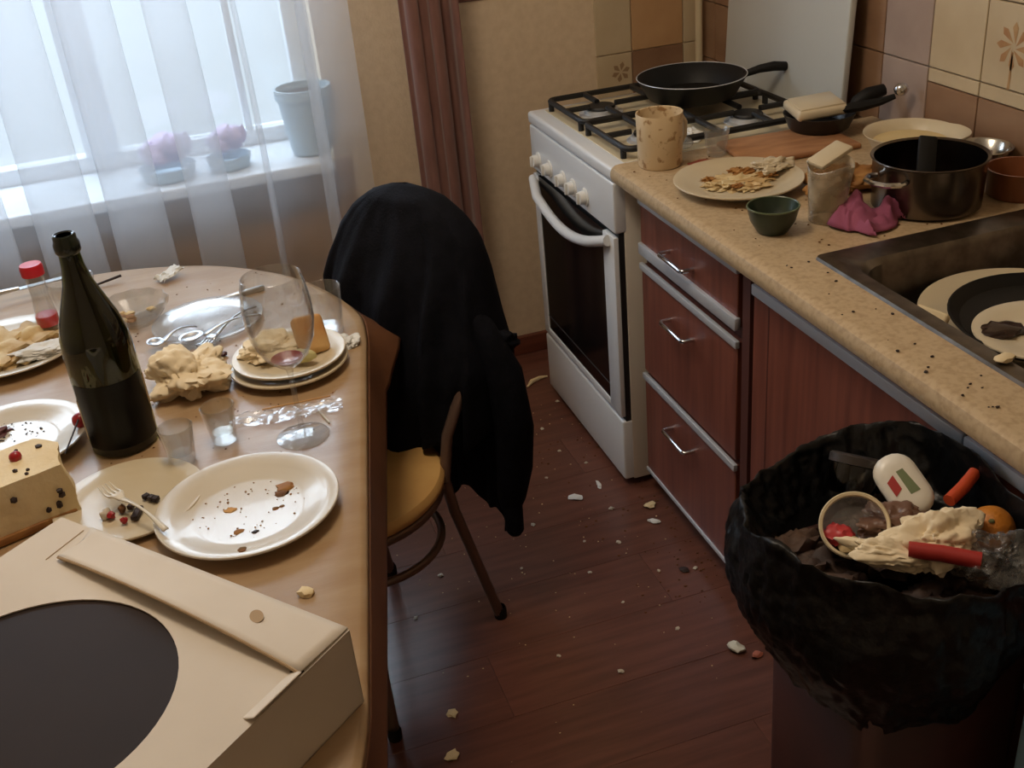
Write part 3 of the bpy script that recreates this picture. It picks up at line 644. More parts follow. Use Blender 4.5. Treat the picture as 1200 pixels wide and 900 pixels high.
# wine glass
t = thing('wine_glass', 'large stemmed wine glass with red dregs near the table edge', 'glass', (.071, 1.481, Z))
wgp = [(0, .004), (.012, .0042), (.036, .0012), (.0405, 0), (.041, .0012), (.036, .0035), (.010, .008), (.0052, .014), (.0040, .03), (.0040, .105), (.0056, .118), (.018, .127), (.034, .143), (.0455, .168), (.0508, .198), (.0505, .225), (.0465, .255), (.0432, .268), (.0425, .2685), (.0420, .268), (.0453, .255), (.0493, .225), (.0496, .198), (.0443, .169), (.033, .145), (.016, .1295), (0, .124)]
obj('glass_body', G().lathe(wgp, 56), glassm, t)
obj('wine_dregs', G().lathe([(0, .1246), (.0155, .1300), (.024, .1365), (.020, .1355), (.010, .1325), (0, .132)], 36), winered, t)
# front plate
plate('large white dinner plate with brown crumbs beside the cake box', (-.030, 1.303, Z), .126, china, .021)
bits('plate_crumbs', 'brown crumbs and smears on the large front plate', 'crumbs', lambda r: (lambda a, q: (-.030+q*math.cos(a), 1.303+q*math.sin(a)*.9))(r.uniform(0, 2*PI), .078*math.sqrt(r.random())), 60, (.0007, .002), foodbrown, 12, Z+.0075)
for k, (dx, dy, r, m) in enumerate(((.055, .035, .014, foodbrown), (.048, .022, .010, crumbm), (-.02, -.045, .007, foodbrown), (.002, -.055, .005, dkbit), (.035, -.012, .005, pepper), (.044, -.010, .004, pepper), (-.025, .012, .008, toastm), (-.018, -.105, .006, pepper))):
    o = obj('crumb', G().blob((0, 0, 0), r, 2, .6, 3, (1, .8, .28), k+40, flat=0), m, loc=(-.030+dx, 1.303+dy, Z+.0072 if dx*dx+dy*dy < .008 else Z+.019))
    tag(o, ['brown food smear on the far side of the front plate', 'dark crumb beside the brown smear on the front plate', 'tan crumb near the front rim of the front plate', 'black crumb at the front of the front plate', 'olive crumb right of centre on the front plate', 'small olive crumb beside another on the front plate', 'toasted crumb left of centre on the front plate', 'olive crumb stuck on the near rim of the front plate'][k], 'crumb', 'crumbs on the front plate')
# second plate, partly under
plate('cream plate half hidden between the bottle and the front plate', (-.188, 1.405, Z), .105, china_c, .010, well=.7)
o = obj('plastic_fork', G(), whitepl) if False else None
def fork(label, loc, rz, L, m, tilt=0, name='fork', dark=False, group=None):
    t = thing(name, label, 'fork', loc, rot=(0, R(-tilt), rz), group=group)
    w = L*.062
    g = G().sheet(22, 2, lambda u, v: (u*L*.70, (v-.5)*2*(w*.42-.25*w*math.sin(PI*u)), .003+.010*math.sin(PI*u)*L/.2))
    obj('handle', g, m, t, 60, solid=.0022)
    g = G().sheet(8, 5, lambda u, v: (L*(.69+.12*u), (v-.5)*2*(w*.42+w*.58*math.sin(PI/2*u)), .003+.003*math.sin(PI*u)))
    obj('neck', g, m, t, 60, solid=.002)
    for k in range(4):
        yy = (k-1.5)*w*.58
        obj('tine', G().tube([(L*.80, yy, .003), (L*.90, yy, .0005), (L, yy*.95, .006)], [.0019, .0016, .0007], 6), m, t)
    return t
def knife(label, loc, rz, L, m=steelcut, group=None, tilt=0):
    t = thing('table_knife', label, 'knife', loc, rot=(0, R(-tilt), rz), group=group)
    obj('blade', G().prism([(0, -.009), (L*.45, -.010), (L*.52, -.002), (L*.50, .006), (0, .007)], .001, .0028), m, t, 20)
    obj('handle', G().tube([(-L*.48, 0, .005), (-L*.46, 0, .005), (-L*.2, 0, .0045), (0, 0, .003)], [.004, .0062, .0052, .0038], 10), m, t)
    return t
def spoon(label, loc, rz, L, m=steelcut, group=None):
    t = thing('table_spoon', label, 'spoon', loc, rz, group)
    obj('handle', G().sheet(20, 2, lambda u, v: (u*L*.72, (v-.5)*2*(.0055-.0032*math.sin(PI*min(1, u*1.1))), .002+.010*math.sin(PI*u))), m, t, 60, solid=.002)
    def bowl(u, v):
        a = 2*PI*u; r = v; return (L*.86+L*.145*r*math.cos(a), .019*r*math.sin(a), .0035+.008*(r*r-.6)*.9+.002)
    obj('bowl', G().sheet(24, 7, bowl, True), m, t, 60, solid=.0015)
    return t
fork('white plastic fork laid across the cream plate beside the front plate', (-.139, 1.275, Z+.024), R(118), .17, whitepl, 0, 'plastic_fork')
for k, (dx, dy) in enumerate(((-.165, 1.395), (-.158, 1.388), (-.152, 1.382), (-.186, 1.378), (-.178, 1.357))):
    o = obj('chocolate_bit', G().box(-.005, .005, -.004, .004, 0, .007, .001, 1) if k < 4 else G().box(-.014, .014, -.005, .005, 0, .007, .001, 1), dkbit, loc=(dx, dy, Z+.009), rot=(0, 0, R(35+k*9)))
    tag(o, 'small dark square crumb on the cream plate by the plastic fork' if k < 4 else 'long dark crumb under the plastic fork on the cream plate', 'crumb', 'dark crumbs by the plastic fork')
# cream cake wedge
t = thing('cake_slice', 'block of cream cake dotted with berries at the left edge', 'cake', (-.315, 1.447, Z+.001), R(20))
def cakeg():
    poly = [(-.08, -.05), (.045, -.055), (.058, .02), (.035, .06), (-.08, .065)]
    g = G().prism(poly, 0, .082)
    bm = bmesh.new(); vs = [bm.verts.new(p) for p in g.v]; [bm.faces.new([vs[i] for i in f]) for f in g.f]; bmesh.ops.triangulate(bm, faces=bm.faces[:]); bmesh.ops.subdivide_edges(bm, edges=bm.edges[:], cuts=5, use_grid_fill=True); g = G().bm(bm)
    g.v = [(x+.002*nz(x*50, y_*50, z*50), y_+.002*nz(x*50+9, y_*50, z*50), z+.003*nz(x*45, y_*45+7, z*40) if z > .01 else z) for x, y_, z in g.v]
    g.v = [(x*(1-.12*(z/.082))+.006*nz(x*40, y_*40, z*30), y_*(1-.10*(z/.082)), z+(.012*(x+.0) if z > .05 else 0)) for x, y_, z in g.v]; return g
ck = obj('cake_body', cakeg(), creamcake, t, 50)
rnd = random.Random(5)
for k in range(9):
    x, y_ = rnd.uniform(-.06, .036), rnd.uniform(-.04, .045); obj('chocolate_chip', G().blob((x, y_, .0825+.01*x), rnd.uniform(.0028, .0052), 1, .4, 2, seed=k), dkbit, t)
obj('berry', G().blob((-.004, .014, .086), .009, 2, .15, 2), berry, t)
for k in range(6): obj('chocolate_chip', G().blob((rnd.uniform(-.05, .03), -.052, rnd.uniform(.015, .06)), .005, 1, .4, 2, seed=k+30), dkbit, t)
obj('crust', G().box(-.078, .04, -.056, .058, -.0005, .012, .004), foodbrown, t)
for k, (x, y_, r, m, lb) in enumerate(((-.220, 1.372, .008, china, 'white cream blob on the cream plate by the cake box'), (-.213, 1.366, .006, berry, 'crushed red berry on the cream plate by the cake box'), (-.198, 1.375, .006, crumbm, 'brown crumb on the cream plate near the crushed berry'), (-.195, 1.345, .005, berry, 'small red berry bit at the rim of the cream plate'))):
    tag(obj('berry_crumb', G().blob((0, 0, r*.5), r, 2, .6, 2, seed=k), m, loc=(x, y_, Z+.011)), lb, 'crumb', 'berry crumbs on the cream plate')
# plate with blue sheen on the left
plate('white plate with dark specks behind the cream cake at the left edge', (-.368, 1.655, Z), .122, china, .020)
bits('plate_specks', 'dark specks and red smears on the plate behind the cake', 'crumbs', disc(-.385, 1.66, .075), 120, (.0007, .0024), dkbit, 21, Z+.0075)
tag(obj('meat_scrap', G().blob((0, 0, 0), .026, 3, .6, 2, (1.4, .5, .35), 4, flat=-.004), mat('dark red meat scrap', (92, 46, 48), .5), loc=(-.405, 1.69, Z+.011), rot=(0, 0, .5)), 'dark red food scrap on the speckled left plate', 'food')
o = obj('cherry', G().blob((0, 0, .012), .0125, 3, .08, 2), berry, loc=(-.256, 1.642, Z+.018)); tag(o, 'red cherry on the speckled plate rim beside the bottle', 'fruit')
t = bpy.data.objects['cherry']; obj('stalk', G().tube([(.002, 0, .02), (-.01, -.045, .012), (-.022, -.085, .004)], .0014, 6), dkbit, t)
# upper left plate with mound of food
plate('white plate heaped with pale salad in front of the table knife', (-.395, 2.03, Z), .135, china, .020)
t = thing('salad_heap', 'pale salad leftovers heaped on the far left plate', 'food', (-.395, 2.03, Z+.008))
for k, (x, y_, r) in enumerate(((-.03, -.01, .075), (.04, .02, .055), (.02, -.04, .045))): obj('mound', G().blob((x, y_, .002), r, 4, .55, 2.4, (1, 1, .42), k+2, flat=-.003), foodpale, t)
crumple('napkin', 'white napkin edge lying on the pale salad plate', 'napkin', (-.33, 1.965, Z+.016), .035, paperw, (1.4, .8, .35), 4)
knife('table knife pointing past the salt shaker at the far left', (-.395, 2.315, Z+.02), R(12), .21)
# salt shaker with red cap
t = thing('salt_shaker', 'clear salt shaker with red cap and red band behind the bottle', 'shaker', (-.322, 2.07, Z), R(10))
obj('base', G().lathe([(0, 0), (.019, 0), (.020, .004), (.020, .022), (0, .022)], 28), pepper, t)
obj('band', G().lathe([(.0195, .030), (.0205, .031), (.0205, .050), (.0195, .051), (0, .051), ], 28), redplastic, t)
obj('glass_body', G().lathe([(.020, 0), (.0208, .004), (.0205, .051), (.016, .09), (.0175, .132), (.016, .132), (.0145, .09), (.019, .051), (.0195, .002), (0, .001)], 28), glassm, t)
obj('cap', G().lathe([(.018, .130), (.0205, .131), (.021, .147), (.019, .152), (0, .153)], 28), redplastic, t)
t = thing('tumbler', 'wide clear tumbler standing behind the bottle neck', 'glass', (-.275, 2.155, Z))
obj('glass_body', G().lathe([(0, 0), (.034, 0), (.038, .004), (.046, .08), (.0455, .081), (.044, .08), (.035, .01), (0, .008)], 36), glassm, t)
# crystal dish with scraps
t = thing('crystal_dish', 'cut glass dish with food scraps behind the bottle shoulder', 'dish', (-.165, 2.06, Z))
g = G().lathe([(0, 0), (.034, 0), (.040, .004), (.062, .030), (.066, .044), (.064, .045), (.058, .031), (.036, .008), (0, .006)], 24)
g.v = [(x*(1+.04*math.cos(12*math.atan2(y_, x))), y_*(1+.04*math.cos(12*math.atan2(y_, x))), z) for x, y_, z in g.v]; obj('dish', g, glassdirty, t, 10)
for k in range(7): obj('food_scrap', G().blob((rnd.uniform(-.03, .03), rnd.uniform(-.03, .03), .014), rnd.uniform(.007, .013), 2, .6, 2.5, (1, .8, .5), k), foodbrown if k % 2 else foodpale, t)
o = obj('cocktail_pick', G().tube([(0, 0, .003), (.07, .012, .012)], [.0022, .003], 8), dkbit, loc=(-.262, 2.292, Z)); tag(o, 'dark thin stick at the far edge of the table', 'stick')
def foil(u, v): return ((u-.5)*.055+.008*nz(v*5, 1), (v-.5)*.035+.006*nz(u*6, 2), .004+.014*abs(nz(u*4, v*4, 3))+.012*u)
tag(obj('foil_wrapper', G().sheet(14, 10, foil), paperw, loc=(-.095, 2.262, Z), rot=(0, 0, R(35)), solid=.001, smooth=20), 'white torn wrapper at the far edge of the table', 'wrapper')
knife('table knife lying across the far middle of the table', (-.01, 2.083, Z), R(188), .20)
fork('steel fork pointing at the crumpled cream napkin', (.055, 1.985, Z+.012), R(229), .175, steelcut)
spoon('steel spoon beside the fork with its bowl by the napkin', (.06, 1.945, Z+.012), R(200), .16)
spoon('short steel spoon catching light left of the fork', (-.06, 1.955, Z+.011), R(212), .10)
for k, (x, y_, lb) in enumerate(((-.035, 1.835, 'dark purple olive beside the fork tip'), (-.022, 1.826, 'second dark olive bit nearer the plate stack'))):
    tag(obj('olive', G().blob((0, 0, .005), .0075, 2, .35, 2, (1.2, .8, .7), k), mat('dark purple olive', (70, 34, 46), .3), loc=(x, y_, Z)), lb, 'olive', 'olives by the fork')
crumple('napkin', 'crumpled cream paper napkin right of the bottle', 'napkin', (-.085, 1.735, Z), .062, napkinm, (1.05, 1.0, .62), 3, .75, 5, 1.5)
plate('clear glass plate under the fork and spoon in the middle of the table', (-.035, 1.985, Z), .105, glassdirty, .010, name='glass_plate', well=.7)
# plate stack with toast
plate('lower plate of the two stacked by the wine glass', (.085, 1.722, Z), .102, china_c, .016, well=.66)
plate('upper plate of the stack by the wine glass holding the toast', (.088, 1.726, Z+.0115), .098, china_c, .017, well=.66)
o = obj('toast', G().box(-.028, .028, -.034, .034, -.012, .012, .009, 3), toastm, loc=(.130, 1.735, Z+.048), rot=(R(55), R(10), R(20))); tag(o, 'browned toast piece standing on the stacked plates', 'bread')
crumple('napkin', 'pale napkin folded under the toast on the stacked plates', 'napkin', (.065, 1.745, Z+.022), .042, napkinm, (1.25, .9, .45), 6)
o = obj('lemon_wedge', G().blob((0, 0, 0), .020, 3, .15, 2, (1.3, .6, .6), 3), mat('pale green wedge', (196, 186, 128), .5), loc=(.105, 1.685, Z+.036), rot=(0, 0, R(-20))); tag(o, 'pale green wedge at the front of the stacked plates', 'fruit')
cup_glass('tumbler', 'clear tumbler standing behind the toast at the table edge', (.172, 1.835, Z), .09, .028, .034, m=glassm)
crumple('tissue', 'small white tissue at the table edge behind the stacked plates', 'tissue', (.195, 1.765, Z), .018, paperw, (1, 1.3, .5), 9)
# shot glasses
for loc, lb in (((-.110, 1.490, Z), 'shot glass nearest the bottle base'), ((-.045, 1.525, Z), 'shot glass between the bottle and the wine glass')):
    cup_glass('shot_glass', lb, loc, .062, .019, .0265, .0025, .016, 'shot glasses on the table', glassmat('thick shot glass', (.88, .88, .86), .03, .5, .07, (225, 222, 215)))  # diffuse share stands in for highlights in the thick base
def filmf(u, v): return ((u-.5)*.18, (v-.5)*.045+.008*nz(u*4, 3), .002+.010*abs(nz(u*9, v*3, 1))+.003)
tag(obj('plastic_film', G().sheet(40, 12, filmf), clearfilm, loc=(.055, 1.553, Z), rot=(0, 0, R(-8)), smooth=25), 'strip of crinkled clear film behind the wine glass foot', 'film')
tag(obj('skewer', G().tube([(-.055, 0, .002), (.055, 0, .002)], .0013, 6), toastm, loc=(.075, 1.566, Z+.012), rot=(0, 0, R(-3))), 'thin wooden skewer on the film behind the wine glass', 'skewer')
tag(obj('toothpick', G().tube([(0, 0, .0018), (-.012, .05, .0018)], .0016, 6), whitepl, loc=(.115, 1.50, Z), rot=(0, 0, R(-2))), 'pale toothpick right at the table edge', 'toothpick')
tag(obj('bread_crumb', G().blob((0, 0, .003), .0105, 2, .5, 2, (1, .9, .5), 4), creamcake, loc=(.017, 1.098, Z)), 'cream crumb on the oilcloth beside the cake box', 'crumb')
bits('table_crumbs', 'fine crumbs strewn over the oilcloth', 'crumbs', lambda r: (r.uniform(-.22, .14), r.uniform(1.45, 2.2)), 160, (.0008, .0026), crumbm, 31, Z)

# ------------------------------------------------------------------ cake box
bx = thing('cake_box', 'white cardboard cake box with round dark window in the foreground', 'box', (-.279, .92, Z), math.atan2(.767, -.642)-PI/2)
# local frame: +y runs to the back left corner along the far edge, +x faces away from the far edge side
HB = .232; BH = .100
bm = bmesh.new()
NS = 64; rw = .155
ring = [bm.verts.new((rw*math.cos(2*PI*k/NS), rw*math.sin(2*PI*k/NS), BH)) for k in range(NS)]
def sqp(a):
    c, s_ = math.cos(a), math.sin(a); m = max(abs(c), abs(s_)); return (HB*c/m, HB*s_/m, BH)
outr = [bm.verts.new(sqp(2*PI*k/NS)) for k in range(NS)]
for k in range(NS): j = (k+1) % NS; bm.faces.new((ring[k], ring[j], outr[j], outr[k]))
obj('top_panel', G().bm(bm), cardb, bx, 0, solid=.0016)
for s in (0, 1, 2, 3):
    g = G().box(HB-.0015, HB, -HB, HB, 0, BH-.001); g.rot(Matrix.Rotation(s*PI/2, 4, 'Z')); obj('side_panel', g, cardb, bx, 0)
obj('bottom_panel', G().box(-HB, HB, -HB, HB, 0, .002), cardb, bx, 0)
obj('window_film', G().lathe([(0, BH-.0018), (rw+.006, BH-.0018), (rw+.006, BH-.0028), (0, BH-.0028)], 64), filmdark, bx, 0)
# closing flap lying on the far edge, slightly sprung open
def flapf(u, v):
    y_ = -HB+.002+(.172+HB)*u; w = .060+.015*(1-u); lift = .011*math.sin(PI*min(1, u*1.02))**.7+.002
    x = HB-w*v; return (x, y_-.03*v*(u > .999), BH+.0025+lift*v**1.5)
obj('closing_flap', G().sheet(30, 8, flapf), cardb, bx, 30, solid=.0022)
obj('flap_edge', G().tube([flapf(k/29, 1) for k in range(30)], .0017, 6), cardin, bx)
g = G().lathe([(0, .0002), (.011, .0002), (.011, -.0002), (0, -.0002)], 20, sx=.65); 
obj('thumb_hole', g, cardin, bx, 0, loc=(.198, -.135, BH+.0085), rot=(0, R(-4), R(-30)))
obj('tuck_tab', G().box(-.034, .034, -.010, .010, -.001, .001, .0008, 1), cardb, bx, 0, loc=(.123, -HB+.006, BH+.004), rot=(R(-28), 0, 0))
obj('slot', G().box(-.004, .004, -.006, .006, -.0005, .0006), mat('dark slot', (60, 44, 30), .9), bx, 0, loc=(.160, -HB+.008, BH+.0015))
obj('crease_line', G().box(-.03, .03, -.0006, .0006, 0, .0006), cardin, bx, 0, loc=(.195, .178, BH+.001), rot=(0, 0, R(6)))

# ------------------------------------------------------------------ chair with coat
b_ = Vector((.80, .60)); q_ = Vector((-.60, .80))
SC = Vector((.14, 1.82)); SZT = .45
ch = thing('dining_chair', 'metal tube chair with round tan seat under the black coat', 'chair', (SC.x, SC.y, 0))
def CL(p): return (p[0]-SC.x, p[1]-SC.y, p[2])
obj('seat', G().lathe([(0, .412), (.17, .412), (.194, .416), (.203, .427), (.203, .437), (.196, .447), (.17, .4515), (0, .453)], 56), seatm, ch)
obj('seat_rim', G().tube([(.190*math.cos(k*PI/24), .190*math.sin(k*PI/24), .405) for k in range(48)], .010, 10, closed=True), tubem, ch)
legs = [[(.425, 1.813, .0), (.385, 1.797, .17), (.348, 1.782, .33), (.336, 1.776, .41)], [(.232, 2.060, 0), (.215, 2.030, .17), (.203, 2.005, .33), (.200, 1.995, .41)],
        [(.128, 1.560, 0), (.130, 1.600, .17), (.134, 1.640, .33), (.136, 1.655, .40)], [(-.075, 1.74, 0), (-.05, 1.755, .17), (-.03, 1.77, .33), (-.02, 1.775, .40)]]
for l in legs:
    o = obj('leg', G().tube([CL(p) for p in l], .0115, 12), tubem, ch); x, y_, z = CL(l[0])
    obj('foot_cap', G().lathe([(0, -.0), (.014, 0), (.0145, .02), (.012, .028)], 14, x, y_), bakelite, o)
BO = Vector((.365, 1.935))
arch = [CL((.336, 1.776, .41)), CL((.355, 1.790, .50)), CL((.39, 1.80, .57)), CL((.425, 1.83, .65))]
for k in range(13):
    t_ = PI*k/12; s_ = .025-.14*math.cos(t_); zz = .74+.185*math.sin(t_)**.8 if 0 < k < 12 else .74
    p = BO+q_*s_+b_*(.02+.02*math.sin(t_)); arch.append(CL((p.x, p.y, zz)))
arch += [CL((.245, 2.02, .62)), CL((.215, 2.005, .50)), CL((.200, 1.995, .41))]
obj('back_frame', G().tube(arch, .0115, 12), tubem, ch)
obj('stretcher', G().tube([(.03+.150*math.cos(k*PI/24), -.005+.15*math.sin(k*PI/24), .29) for k in range(48)], .0085, 10, closed=True), tubem, ch)
p0 = BO+b_*.03+q_*.025
g = G().sheet(16, 12, lambda u, v: CL((p0.x+q_.x*(-.12+.24*u)+b_.x*.02*math.sin(PI*u), p0.y+q_.y*(-.12+.24*u)+b_.y*.02*math.sin(PI*u), .60+(.26-.10*(2*u-1)**2)*v)))
obj('backrest', g, seatm, ch, 60, solid=.03)
# black coat: a bell of cloth slung over the chair back
ct = thing('coat', 'black coat slung over the chair back, sleeve hanging', 'coat', (BO.x+.06, BO.y+.04, .26))
CO = -Vector(ct.location)
def interp(tab, z):
    for (z0, a), (z1, b) in zip(tab[:-1], tab[1:]):
        if z <= z1: k = (z-z0)/(z1-z0); return a+(b-a)*max(0, min(1, k))
    return tab[-1][1]
COAT_WN = [(.15, .14), (.25, .155), (.40, .18), (.55, .195), (.62, .20), (.70, .185), (.80, .172), (.86, .155), (.90, .125), (.93, .082), (.945, .045), (.952, .005)]   # near half-width
COAT_WF = [(.25, .10), (.45, .15), (.55, .18), (.68, .205), (.75, .222), (.80, .205), (.86, .172), (.90, .135), (.93, .088), (.945, .045), (.952, .005)]   # far half-width
COAT_TF = [(.25, .15), (.45, .16), (.60, .145), (.75, .10), (.88, .055), (.93, .038), (.952, .003)]    # toward the seat
COAT_TR = [(.15, .06), (.25, .065), (.45, .08), (.60, .085), (.75, .075), (.88, .055), (.93, .036), (.952, .003)]    # behind
def hem(a):
    # a = 0 far end, PI near end; sin>0 rear
    s_ = math.sin(a); c_ = math.cos(a)
    h = .19 if s_ > .12 else .458 if s_ < -.12 else .19+(.458-.19)*(.12-s_)/.24
    if s_ < 0 and c_ < 0: h += .015*max(0, -c_-.35)
    if s_ > 0: h += -.02*math.sin(a*3)+.015*math.sin(a*9)
    else: h += .012*math.sin(a*8)
    return h
def coatf(u, v):
    a = 2*PI*u; hz = hem(a); z = .952+(hz-.952)*v**1.25
    c_, s_ = math.cos(a), math.sin(a)
    w = interp(COAT_WF if c_ > 0 else COAT_WN, z); t_ = interp(COAT_TR if s_ > 0 else COAT_TF, z)
    sg = lambda q, e: math.copysign(abs(q)**e, q)
    k = 1+min(1, v*2)*(.11*math.sin(a*11+2.5*nz(v*2, 1))+.10*nz(c_*3, s_*3, z*4)+.05*math.sin(a*23+z*9))
    p = BO+b_*.04+q_*.03+q_*(w*sg(c_, .9)*(1+.02*nz(a, z*6)))+b_*(t_*sg(s_, .75)*k)
    return (p.x+CO.x, p.y+CO.y, z+CO.z)
obj('coat_body', G().sheet(120, 48, coatf, True), coatm, ct, 60, solid=.004)
def cw(p): return (p[0]+CO.x, p[1]+CO.y, p[2]+CO.z)
slv = [(.42, 1.85, .76), (.455, 1.825, .70), (.485, 1.80, .60), (.495, 1.80, .48), (.49, 1.81, .38), (.480, 1.82, .30), (.476, 1.82, .27)]
obj('sleeve', G().tube([cw(p) for p in slv], [.006, .026, .038, .040, .038, .030, .020], 16), coatm, ct, 60)
obj('sleeve', G().tube([cw(p) for p in ((.480, 1.815, .32), (.478, 1.81, .27), (.476, 1.805, .225), (.475, 1.804, .215))], [.020, .020, .019, .012], 12), coatm, ct, 60)
obj('collar_fold', G().blob(cw((.495, 1.83, .655)), .042, 3, .5, 2, (.8, .6, .55), 3), coatm, ct, 60)

# ------------------------------------------------------------------ bin with black bag
BC = Vector((.748, .955))
bn = thing('waste_bin', 'dark maroon bin in front of the sink cabinet', 'bin', (.76, .935, 0))
def rr(hx, hy, c, z): return [(x, y_, z) for x, y_, z in rrect(-hx, hx, -hy, hy, c, z)]
def stack(loops, capb=True):
    g = G(); nn = len(loops[0]); ff = []
    for j in range(len(loops)-1):
        for i in range(nn): k = (i+1) % nn; ff.append((j*nn+i, j*nn+k, (j+1)*nn+k, (j+1)*nn+i))
    if capb: ff.append(tuple(range(nn)))
    return g.add([p for l in loops for p in l], ff)
obj('bin_body', stack([rr(.118, .113, .03, 0), rr(.12, .115, .03, .01), rr(.126, .12, .03, .66)]), binm, bn, 40, solid=.004)
obj('bin_rim', G().tube(rr(.128, .122, .03, .662), .005, 8, closed=True), binm, bn)
def bagf(u, v):
    a = 2*PI*u; c_, s_ = math.cos(a), math.sin(a)
    rim = .750+.018*math.sin(2*a+.6)+.014*nz(c_*3, s_*3, 4)
    hz = .54+.02*math.sin(a*2+2)+.03*nz(c_*2, s_*2, 8)
    if v < .35: k = v/.35; r = .118+.062*k**.6; z = .65+(rim-.65)*k
    elif v < .45: k = (v-.35)/.10; r = .180+.012*math.sin(k*PI/2); z = rim+.012*math.sin(k*PI)-.012*k
    else:
        k = (v-.45)/.55; r = .192+.012*math.sin(PI*min(1, k*1.3))-.030*k*k; z = rim-.012+(hz-rim+.012)*k
    cr = .016*nz(c_*2+v, s_*2, v*3)+.006*nz(c_*7, s_*7, v*5)+.007*abs(nz(c_*11, s_*11, v*11))-.004*abs(nz(c_*24, s_*24, v*20))
    if v > .45: r += .010*math.exp(-((a-2.75)/.30)**2)*math.sin(PI*min(1, (v-.45)/.55))
    r += cr*(1 if v > .1 else 0)
    x, y_ = BC.x+r*c_, BC.y+r*s_*.98
    if x > .885: x = .885+(x-.885)*.30
    return (x, y_, z)
g = G().sheet(240, 90, bagf, True); BL = Vector((BC.x, BC.y, 0))
bag = obj('garbage_bag', g, bagm, smooth=60); tag(bag, 'black plastic garbage bag lining the bin, its rim folded over', 'bag')
# rubbish inside
g = G()
rnd = random.Random(11)
for k in range(46):
    r = .13*math.sqrt(rnd.random()); a = rnd.uniform(0, 2*PI); s = rnd.uniform(.018, .036)
    g.blob((BC.x+r*math.cos(a), BC.y+r*math.sin(a), .655+.02*rnd.random()), s, 3, .8, 2.6, (1, rnd.uniform(.6, 1), .6), k)
o = obj('rubbish_heap', g, mat('brown kitchen rubbish', (84, 62, 48), .7, col2=(52, 38, 34), scale=18), smooth=70); o['kind'] = 'stuff'; tag(o, 'dark mixed kitchen rubbish filling the bag', 'rubbish')
# white tub lid
def capsule(hx, hy, c, zs): return [rr(hx-d, hy-d, max(.004, c-d), z) for z, d in zs]
t = thing('plastic_tub', 'white oval plastic tub with red and green print in the rubbish', 'tub', (.808, 1.010, .732), rot=(R(33.1), R(-23.3), R(-7.4)))
obj('tub_body', stack(capsule(.029, .046, .027, ((-.035, .006), (.0, .001), (.006, 0), (.010, .001), (.014, .006), (.016, .014), (.0165, .024)))), whitepl, t, 50)
o = t.children[0]; bm = bmesh.new(); bm.from_mesh(o.data); bmesh.ops.holes_fill(bm, edges=bm.edges[:], sides=0); bm.to_mesh(o.data); bm.free()
obj('red_print', G().sheet(4, 4, lambda u, v: (-.018+.012*u, -.012+.022*v+.006*u, .0168)), redtube, t, 0)
obj('green_print', G().sheet(5, 5, lambda u, v: (.000+.014*u*(1-.3*v), -.018+.036*v, .0168)), mat('green print', (110, 122, 84), .5), t, 0)
# round clear container
t = thing('plastic_container', 'round clear container with ivory rim and red scrap in the rubbish', 'container', (.706, .968, .726), rot=(R(40.9), R(-4.4), R(-35)))
obj('container_wall', G().lathe([(0, -.028), (.034, -.028), (.041, .0), (.040, .0), (.033, -.026), (0, -.026)], 40), clearfilm, t)
obj('rim', G().lathe([(.0405, .0), (.0435, .001), (.0445, .008), (.043, .010), (.0395, .009), (.0395, .001), (.0405, 0)], 48), ivory, t)
obj('tomato_scrap', G().blob((-.020, -.010, -.008), .019, 3, .4, 2, (1, .8, .7), 3), mat('pink red tomato', (196, 62, 66), .4), t)
obj('cream_scrap', G().blob((-.006, -.022, -.008), .016, 2, .5, 2, (1, .8, .6), 5), creamcake, t)
t = thing('dark_jar', 'dark lidded jar half sunk in the rubbish by the bag rim', 'jar', (.762, 1.065, .70), rot=(R(-20), R(25), 0))
obj('jar_body', G().lathe([(0, 0), (.032, 0), (.034, .004), (.034, .04), (0, .04)], 32), glassmat('smoky plastic', (.30, .28, .27), .1, .35), t)
obj('jar_lid', G().lathe([(.030, .04), (.035, .041), (.035, .052), (.032, .054), (0, .054)], 32), mat('dark grey lid', (58, 52, 50), .4), t)
o = obj('wrapper_tube', G().tube([(0, 0, 0), (.03, .012, .004), (.058, .025, .012)], [.0085, .009, .0085], 12), orangetube, loc=(.838, .955, .735)); tag(o, 'orange-red rolled wrapper sticking up beside the white tub', 'wrapper')
o = obj('cardboard_tube', G().tube([(0, 0, 0), (.03, -.022, .0), (.064, -.052, -.001)], [.0105, .0105, .0105], 16), redtube, loc=(.728, .888, .738)); tag(o, 'bright red tube lying at the near edge of the rubbish', 'tube')
t = thing('orange', 'whole orange at the right of the rubbish', 'fruit', (.865, .905, .715))
obj('peel', G().blob((0, 0, 0), .030, 3, .03, 2), orangem, t); obj('stem_scar', G().lathe([(0, .001), (.003, .001), (.004, -.001)], 10, -.012, -.012, .0245), mat('green scar', (92, 92, 50), .7), t)
crumple('paper_napkin', 'cream crumpled paper towel in the middle of the rubbish', 'napkin', (.785, .905, .705), .043, napkinm, (1.15, .95, .75), 5, .7)
crumple('paper_strip', 'long cream paper strip at the near side of the rubbish', 'napkin', (.715, .908, .712), .034, napkinm, (1.5, .6, .5), 13, .6, rz=R(-35))
crumple('film_ball', 'ball of clear film at the right rim of the bag', 'film', (.826, .850, .70), .038, clearfilm, (1, 1, .8), 15, .7)
crumple('film_scrap', 'brownish film scrap between the white tub and the round container', 'film', (.768, .965, .70), .034, mat('brown film', (112, 82, 66), .35), (1.2, 1, .6), 17, .7)
